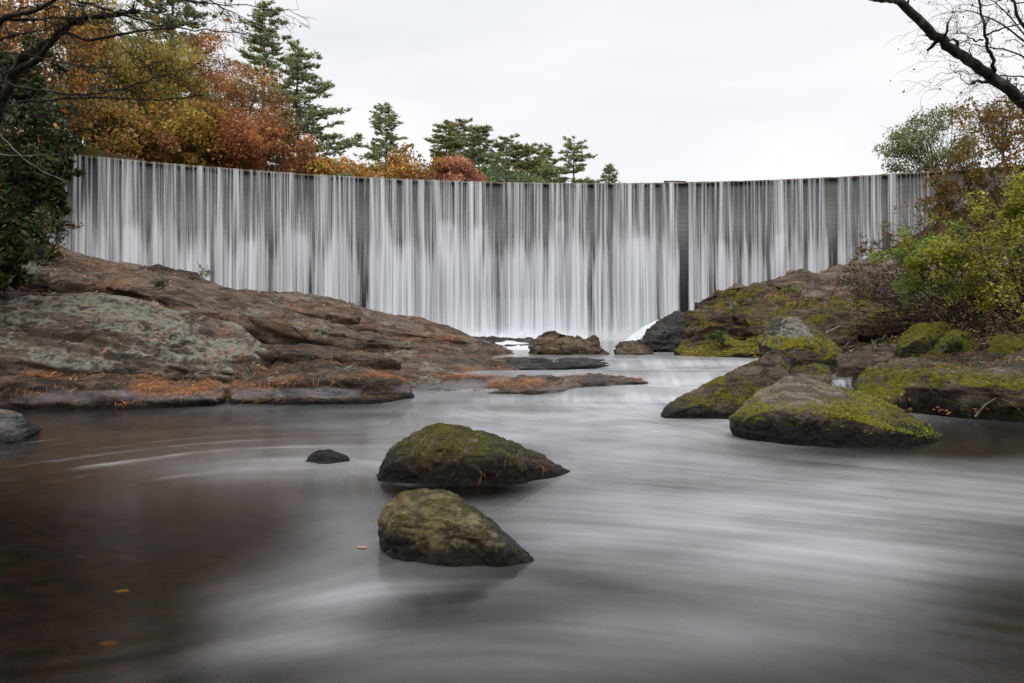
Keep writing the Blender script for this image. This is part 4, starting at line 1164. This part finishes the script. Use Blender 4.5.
# bare tree at upper left: limbs drawn from measured polylines
def polytree(label, name, base, limbs, mat, seed, twig=5, tl=.5, leaf=None, cat="tree", subs=1.0):
    r = np.random.default_rng(seed)
    e = empty(name, base); tag(e, label, cat)
    tb, br = Tubes(), Tubes(); L = []
    for i, (pts, r0, r1) in enumerate(limbs):
        W = np.array([P(*q) if len(q) == 3 else q for q in pts])
        n = 5 * (len(W) - 1) + 1
        u = np.linspace(0, len(W) - 1, n); k = np.minimum(u.astype(int), len(W) - 2); f = (u - k)[:, None]
        Q = W[k] * (1 - f) + W[k + 1] * f
        for _ in range(2): Q[1:-1] = (Q[:-2] + 2 * Q[1:-1] + Q[2:]) / 4
        Q[1:-1] += r.normal(0, .012, (n - 2, 3))
        (tb if i == 0 else br).add(Q, r0, r1, 7)
        for m in range(int(twig * (len(W) - 1) * subs)):
            k = r.integers(n // 4, n)
            d = Q[min(k + 1, n - 1)] - Q[max(k - 1, 0)]; d /= np.linalg.norm(d) + 1e-6
            v = d * r.uniform(.5, 1.2) + r.normal(0, .55, 3); v /= np.linalg.norm(v)
            ln = tl * r.uniform(.4, 1.5)
            T_ = wig(Q[k], Q[k] + v * ln, 7, .5, r, -.05)
            br.add(T_, max(.004, r1 * .7), .0025, 4)
            for s in range(3):
                v2 = v * .8 + r.normal(0, .55, 3); v2 /= np.linalg.norm(v2)
                T2 = wig(T_[3 + s], T_[3 + s] + v2 * ln * .5, 5, .5, r)
                br.add(T2, .0035, .002, 3)
                L.append(T2[-1])
    if not L: leaf = None
    tb.build("trunk", mat, e, base); br.build("branches", mat, e, base)
    if leaf:
        L = np.array(L); k = r.integers(0, len(L), leaf[0])
        leaves("leaves", L[k] + r.normal(0, .05, (leaf[0], 3)), leaf[1], leaf[1] * .6, tinted(leaf[0], leaf[2], .25, r), M_LEAF, e, base, .3, None, r)
    return e


d = 10.0
bt = P(-25, 270, 11.5)
bare = polytree("bare dark limbed tree spreading leafless twigs across the upper left", "bare_tree", bt, [
    ([(-25, 290, 11.5), (-20, 180, 11.3), (0, 105, 11), (15, 72, 10.8), (30, 50, 10.6), (50, 42, 10.5), (65, 28, 10.4), (80, 18, 10.2), (110, 16, 10), (140, 10, 10)], .11, .02),
    ([(0, 105, 11), (-10, 60, 10.6), (0, 17, 10), (40, 9, 9.8), (70, -4, 9.6)], .055, .02),
    ([(-30, 25, 10.2), (0, 19, 10), (55, 19, 10), (90, 17, 10), (120, 11, 10), (165, 12, 10)], .03, .008),
    ([(65, -8, 9.6), (80, 1, 9.7), (110, 10, 9.8), (140, 20, 9.9), (168, 27, 10), (215, 31, 10), (250, 33, 10)], .022, .006),
    ([(-30, 45, 10.3), (0, 40, 10.2), (30, 32, 10.2), (60, 24, 10.2)], .022, .008),
    ([(62, 33, 10.4), (95, 41, 10.2), (130, 32, 10), (165, 29, 10), (200, 22, 10)], .025, .006),
    ([(-20, 48, 10), (40, 57, 10), (80, 66, 10), (130, 69, 10)], .013, .004),
    ([(-20, 78, 10.4), (40, 90, 10.2), (80, 96, 10), (120, 89, 10), (150, 80, 10), (175, 74, 10), (203, 62, 10)], .022, .005),
    ([(20, 102, 10.3), (70, 98, 10.1), (120, 98, 10), (160, 100, 10), (207, 96, 10)], .022, .006),
    ([(30, 115, 10.4), (70, 119, 10.3), (110, 127, 10.2)], .010, .003),
    ([(15, 72, 10.8), (40, 58, 10.4), (60, 30, 10), (75, 20, 10)], .06, .02),
    ([(100, -30, 9), (150, -8, 9.4), (190, 2, 9.6), (235, 6, 9.8), (285, 10, 10)], .018, .004),
    ([(150, -30, 9), (200, -5, 9.4), (240, 16, 9.6), (270, 30, 9.8)], .012, .003),
    ([(122, 45, 10), (130, 55, 10), (145, 62, 10), (155, 75, 10)], .008, .003),
], M_BARK_DARK, 71, 5, .40, (150, .07, [(.45, .22, .02, 3), (.3, .11, .02, 1)]))
r = np.random.default_rng(170)
added_canopy = r.normal(size=(60, 3)) * np.array([3.2, 2.2, .9]) + np.array([-6.5, 11.5, 12.5])  # unseen leaf canopy added overhead to block the sky's reflection in the water
leaves("crown", added_canopy[r.integers(0, 60, 9000)] + r.normal(0, .55, (9000, 3)), .17, .10, tinted(9000, BROWN + OLIVE, .25, r), M_LEAF, bare, bt, .2, None, r)
polytree("pale bent vine stem crossing the evergreen shrub", "vine", P(-15, 110, 11.6), [
    ([(-15, 118, 11.6), (0, 134, 11.6), (18, 155, 11.6), (40, 170, 11.7), (66, 182, 11.8)], .013, .007),
    ([(-10, 154, 11.6), (20, 156, 11.6), (58, 154, 11.8)], .010, .005)], M_BARK_PALE, 72, 0, .25, None, "vine")
# leaning trunk, upper right
polytree("mossy bare trunk leaning in diagonally from the upper right corner", "leaning_tree", P(1230, 285, 11.5), [
    ([(1230, 300, 11.5), (1130, 200, 11), (1060, 135, 10.6), (1024, 102, 10.4), (985, 72, 10.3), (957, 54, 10.2), (930, 29, 10), (900, 2, 9.9), (870, -24, 9.8)], .105, .05),
    ([(993, 77, 10.3), (994, 64, 10.2), (987, 45, 10.1), (983, 20, 10), (977, -6, 9.9)], .032, .012),
    ([(987, 82, 10.3), (978, 81, 10.1), (971, 84, 10)], .026, .014),
    ([(983, 40, 10), (972, 40, 9.9), (967, 36, 9.8)], .014, .006),
    ([(985, 35, 10), (1005, 27, 9.9), (1030, 22, 9.8)], .016, .006),
    ([(900, 2, 9.9), (886, 1, 9.9), (869, -1, 9.8)], .03, .02),
], M_BARK_DARK, 73, 2, .30)
polytree("fine twigged leafless tree at the upper right edge", "bare_tree", P(1090, 250, 14), [
    ([(1090, 290, 14), (1080, 180, 14), (1060, 90, 13.8), (1030, 40, 13.6), (1010, -5, 13.4)], .09, .02),
    ([(1060, 90, 13.8), (1020, 75, 13.6), (985, 78, 13.4), (960, 70, 13.3)], .02, .004),
    ([(1050, 70, 13.8), (1010, 50, 13.6), (975, 45, 13.4), (950, 38, 13.3)], .02, .004),
    ([(1040, 55, 13.7), (1000, 22, 13.6), (970, 10, 13.4), (948, 14, 13.3)], .02, .004),
    ([(1075, 130, 14), (1030, 105, 13.8), (1000, 100, 13.6), (985, 112, 13.4)], .02, .004),
    ([(1030, 40, 13.6), (1000, 5, 13.5), (970, -12, 13.4)], .016, .004),
], M_BARK_DARK, 74, 6, .7, (120, .06, OB))

# driftwood on the crest
tb = Tubes(); a, b, c_ = P(664, 181.5, 35.8), P(674, 180.5, 35.8), P(686, 181.5, 35.8)
lg = Tubes(); lg.add([(a[0], a[1], CREST + .05), (b[0], b[1], CREST + .06), (c_[0], c_[1], CREST + .05)], .045, .03, 6)
o = lg.build("driftwood", M_BARK_DARK, None, a); o.location = a
tag(o, "short dark stick stranded on the dam crest", "driftwood")
# fallen branch on the bank slab
lg = Tubes(); lg.add([P(*q) for q in [(975, 417, 10.0), (985, 405, 10.0), (998, 397, 10.05), (1015, 392, 10.1), (1040, 388, 10.1)]], .018, .012, 6)
lg.add([P(*q) for q in [(998, 397, 10.05), (1008, 402, 9.9), (1020, 410, 9.8)]], .01, .006, 5)
o = lg.build("fallen_branch", M_BARK, None, P(985, 405, 10)); o.location = P(985, 405, 10)
tag(o, "bent brown branch resting against the mossy right bank slab", "branch")
lg = Tubes(); lg.add([P(*q) for q in [(826, 333, 15.2), (838, 327, 15.2), (850, 327, 15.3)]], .02, .012, 6); lg.add([P(*q) for q in [(838, 327, 15.2), (846, 323, 15.2)]], .012, .006, 5)
o = lg.build("fallen_branch", M_BARK_PALE, None, P(838, 327, 15.2)); o.location = P(838, 327, 15.2)
tag(o, "short bleached stick behind the triangular boulder", "branch")
# thin roots draped over the slab
rt = Tubes(); r = np.random.default_rng(77)
for k in range(9):
    px = 846 + r.uniform(-4, 34)
    rt.add(wig(P(px + r.uniform(4, 14), 346, 14.4), P(px - r.uniform(2, 8), 368, 13.2), 7, .4, r, .08), .012, .006, 4)
o = rt.build("roots", M_BARK, None, P(860, 355, 14)); o.location = P(860, 355, 14)
tag(o, "tangle of thin brown roots hanging over the flat slab", "roots")

# ---------------------------------------------------------------- litter: needles and leaves lying on rock
def surface_pts(regions, n, r, names=None, up=.35):
    """pick points on rock tops near the wanted places; regions: (px,py,sx,sy,weight)"""
    A, N = [], []
    for k, v in ROCKS.items():
        if k.endswith('#n'): continue
        if names and not any(k.startswith(q) for q in names): continue
        A.append(v); N.append(ROCKS[k + '#n'])
    A = np.concatenate(A); N = np.concatenate(N)
    m = N[:, 2] > up; A, N = A[m], N[m]
    px = 512 + F * A[:, 0] / A[:, 1]; py = HZ - F * (A[:, 2] - CAMZ) / A[:, 1]
    wgt = np.zeros(len(A))
    for (cx, cy, sx, sy, wt) in regions:
        wgt += wt * np.exp(-.5 * (((px - cx) / sx)**2 + ((py - cy) / sy)**2))
    # streaky gathering in hollows
    nz = fbm(A * np.array([.9, .9, 2.5]), 3)
    wgt *= np.clip(.15 + nz * 1.6, 0, 1.5)**1.5 + .05
    k = r.choice(len(A), n, p=wgt / wgt.sum())
    return A[k], N[k]


def needle_litter(name, label, regions, n, ln, wd, pal, seed, names=None, lift=.012, jit=.05, flatv=.25, kind="stuff", cat="litter", up=.35, mat=None):
    r = np.random.default_rng(seed)
    A, N = surface_pts(regions, n, r, names, up)
    N = N / np.linalg.norm(N, axis=1)[:, None]
    d = r.normal(size=(n, 3)); d -= N * (d * N).sum(1)[:, None]; d /= np.linalg.norm(d, axis=1)[:, None]
    d += N * r.normal(0.05, flatv * .3, (n, 1))
    s = np.cross(d, N); s /= np.linalg.norm(s, axis=1)[:, None] + 1e-9
    C = A + r.normal(0, jit, (n, 3)) * np.array([1, 1, .15]) + N * (lift + np.abs(r.normal(0, lift, (n, 1))))
    sz = np.exp(r.normal(0, .25, (n, 1)))
    bend = N * ln * .12 * r.uniform(0, 1, (n, 1))
    V = np.stack([C - d * ln * sz * .5, C + s * wd * .5 + bend, C + d * ln * sz * .5, C - s * wd * .5 + bend], 1).reshape(-1, 3)
    me = mesh_np(name, V, np.arange(4 * n).reshape(n, 4), 4)
    a = me.attributes.new("tint", 'FLOAT_COLOR', 'POINT')
    a.data.foreach_set('color', np.repeat(np.concatenate([tinted(n, pal, .3, r), np.ones((n, 1))], 1), 4, 0).astype(np.float32).ravel())
    o = link(name, me, mat or M_LITTER)
    tag(o, label, cat, None, kind)
    return o


NEED = [(.43, .165, .045, 3), (.34, .115, .032, 2), (.21, .075, .026, 1.5), (.52, .25, .09, 1)]
DRYL = [(.30, .13, .06, 2), (.20, .085, .045, 2), (.38, .20, .10, 1), (.13, .06, .03, 1)]
needle_litter("pine_needles", "orange pine needles gathered in the hollows of the left bedrock",
              [(135, 387, 62, 8, 2.2), (15, 388, 18, 6, 1.5), (60, 376, 60, 3, 2.5), (150, 378, 60, 4, 1.5), (250, 318, 40, 6, 1.6), (330, 318, 60, 12, 1.0), (110, 270, 50, 10, .8), (420, 345, 60, 8, .8), (330, 383, 40, 5, .9),
               (400, 372, 70, 6, 1.0), (500, 378, 50, 5, 1.2), (600, 381, 30, 3, 2.0), (130, 310, 60, 8, .5), (90, 285, 30, 8, 1.0), (215, 365, 20, 8, 1.2), (300, 300, 40, 6, .6)], 21000, .14, .0062, NEED, 91, ("bedrock_slab", "rock_shelf", "rock_slab"))
needle_litter("leaf_litter", "dry brown fallen leaves scattered over the left bedrock",
              [(60, 375, 60, 4, 2), (210, 366, 16, 7, 2.5), (110, 272, 40, 12, 1.2), (30, 285, 30, 12, 1.5), (300, 310, 80, 20, .5), (150, 340, 90, 25, .3)], 1500, .10, .055, DRYL, 92, ("bedrock_slab", "rock_slab"), .01)
needle_litter("leaf_litter", "dry leaves and needles scattered over the mossy right bank rocks",
              [(800, 300, 60, 20, 1), (940, 330, 50, 14, .4), (700, 352, 30, 5, 2.0), (940, 408, 40, 8, 2.5), (870, 340, 40, 12, 1.2), (990, 360, 50, 12, .6)], 3200, .07, .022, DRYL + NEED, 93, ("outcrop", "bank_slab", "rock"), .012)
needle_litter("pine_needles", "long needles strewn on the two nearest mossy boulders",
              [(450, 455, 30, 12, 2), (480, 465, 40, 12, 2), (545, 468, 14, 5, 1.5), (455, 510, 30, 15, 1.2), (395, 535, 6, 14, 1.6), (400, 445, 20, 10, .6)], 150, .10, .003, NEED, 94, ("boulder",), .004, .01, .2, up=-.2)
needle_litter("pine_needles", "needles strewn over the moss of the largest boulder", [(760, 405, 30, 8, 2), (800, 415, 50, 10, 1), (880, 410, 40, 10, 1)], 220, .10, .0035, NEED, 95, ("boulder",), .006, .02, .2, up=0)

def ground_litter(label, boxes, n, ln, wd, pal, seed):
    r = np.random.default_rng(seed); pts = []
    for (x0, x1, y0, y1, f) in boxes:
        k = int(n * f); pts.append(np.stack([r.uniform(x0, x1, k), r.uniform(y0, y1, k)], 1))
    Q = np.concatenate(pts); zq = ground_z(Q[:, 0], Q[:, 1])
    k = zq > .25
    C = np.stack([Q[k, 0], Q[k, 1], zq[k] + .02 + np.abs(r.normal(0, .02, k.sum()))], 1)
    o = leaves("leaf_litter", C, ln, wd, tinted(len(C), pal, .35, r), M_LITTER, None, (0, 0, 0), 0, None, r, .5)
    tag(o, label, "litter", None, "stuff")


ground_litter("brown fallen leaves covering the soil of both banks", [(8, 26, 4, 30, .7), (-26, -8, 2, 30, .3)], 26000, .13, .075, DRYL + BROWN + [(.10, .10, .02, 1.5)], 98)
for k, (bx, by, sz) in enumerate([(11.5, 9.0, 1.0), (14.0, 12.5, 1.3), (10.2, 6.2, .8), (-11.5, 9.0, 1.2)]):
    lb = ["yellowing bush on the soil beyond the long mossy bank slab", "tall brown green bush uphill of the yellow green bush", "low olive bush near the camera on the right bank", "dark evergreen bush beyond the grey waterline rock at left"][k]
    bz = float(ground_z(np.array([bx]), np.array([by]))[0])
    inv_p = lambda x, y, z, rr: (512 + F * x / y, HZ - F * (z - CAMZ) / y, y, rr * F / y)
    shrub(lb, "bush", "shrub", (bx, by, bz - .1), [inv_p(bx + a * sz, by + b * sz, bz + c * sz, .55 * sz) for a, b, c in [(-.4, 0, .6), (.5, .2, .7), (0, -.3, 1.1), (.1, .4, 1.4), (-.5, .3, 1.2)]],
          600, .08, .5, [YG, OB + GREEN, OLIVE, RHODO][k], M_LEAF, 120 + k, 3, .014)

# moss tufts give the green rocks a soft broken edge
def moss_tufts(name, label, regions, n, ln, wd, pal, seed, names, up=.15):
    r = np.random.default_rng(seed)
    A, N = surface_pts(regions, n, r, names, up)
    N = N / np.linalg.norm(N, axis=1)[:, None]
    d = N + r.normal(0, .5, (n, 3)); d /= np.linalg.norm(d, axis=1)[:, None]
    s = np.cross(d, r.normal(size=(n, 3))); s /= np.linalg.norm(s, axis=1)[:, None]
    C = A + r.normal(0, min(.02, ln * .35), (n, 3)) * np.array([1, 1, .3])
    sz = np.exp(r.normal(0, .3, (n, 1)))
    V = np.stack([C - s * wd * .5, C + s * wd * .5, C + d * ln * sz], 1).reshape(-1, 3)
    me = mesh_np(name, V, np.arange(3 * n).reshape(n, 3), 3)
    a = me.attributes.new("tint", 'FLOAT_COLOR', 'POINT')
    a.data.foreach_set('color', np.repeat(np.concatenate([tinted(n, pal, .3, r), np.ones((n, 1))], 1), 3, 0).astype(np.float32).ravel())
    tag(link(name, me, M_LITTER), label, "moss", None, "stuff")


MOSS = [(.25, .245, .014, 3), (.19, .20, .014, 2), (.31, .28, .02, 1.5), (.11, .12, .01, 1.0)]
moss_tufts("moss", "olive yellow moss tufts over the right bank rocks and boulders",
           [(760, 412, 30, 10, 1.2), (830, 420, 50, 10, 1.5), (900, 428, 30, 10, 1.5), (960, 385, 60, 22, 1.5), (880, 385, 25, 12, 1), (820, 350, 15, 8, .5), (925, 328, 25, 5, 1.5), (955, 345, 15, 10, 1), (740, 310, 40, 20, .8), (720, 348, 40, 5, 1), (820, 315, 40, 15, .7), (730, 395, 40, 10, .3)],
           30000, .024, .011, MOSS, 96, ("boulder", "bank_slab", "outcrop", "rock"))

moss_tufts("moss", "short olive moss on the tops of the two nearest boulders", [(470, 440, 45, 12, 1), (410, 445, 20, 10, .7), (430, 505, 25, 14, .8), (400, 500, 12, 10, .6)],
           6000, .010, .005, [(.15, .145, .016, 3), (.20, .18, .03, 2), (.09, .09, .012, 2)], 97, ("boulder",), .0)

# single leaves one can point at
def one_leaf(label, w, col, ln, seed):
    r = np.random.default_rng(seed)
    w = np.array(w)
    n = 9; V = []
    for i in range(n):
        u = i / (n - 1); wd = ln * .26 * math.sin(math.pi * u)**.7
        V += [(ln * (u - .5), -wd, .10 * wd), (ln * (u - .5), 0, 0), (ln * (u - .5), wd, .10 * wd)]
    f = []
    for i in range(n - 1):
        for j in range(2): f.append((3 * i + j, 3 * i + j + 1, 3 * i + 4 + j, 3 * i + 3 + j))
    me = mesh_np("fallen_leaf", V, f, 4)
    t = NT("fallen_leaf_" + str(seed)); m = t.done(t.bsdf(t.mix(t.noise(t.pos(), 40, 3), tuple(k * .7 for k in col), tuple(min(.8, k * 1.25) for k in col)), .6))
    o = link("fallen_leaf", me, m, None, w); o.rotation_euler = (0, 0, r.uniform(-.4, .4))
    tag(o, label, "leaf")


def on_water(px, py, dz=.006):
    D = F * CAMZ / (py - HZ); x = (px - 512) / F * D
    return (x, D, float(water_z(np.array([x]), np.array([D]))[0]) + dz)


one_leaf("yellow leaf just under the dark water at lower left", on_water(122, 589, -.012), (.50, .33, .05), .085, 1)
one_leaf("brown leaf in the dark water at the bottom left, below the yellow one", on_water(108, 641, -.012), (.24, .12, .03), .09, 2)
one_leaf("pink brown leaf drifting left of the nearest boulder", on_water(362, 548, .004), (.34, .18, .13), .08, 3)
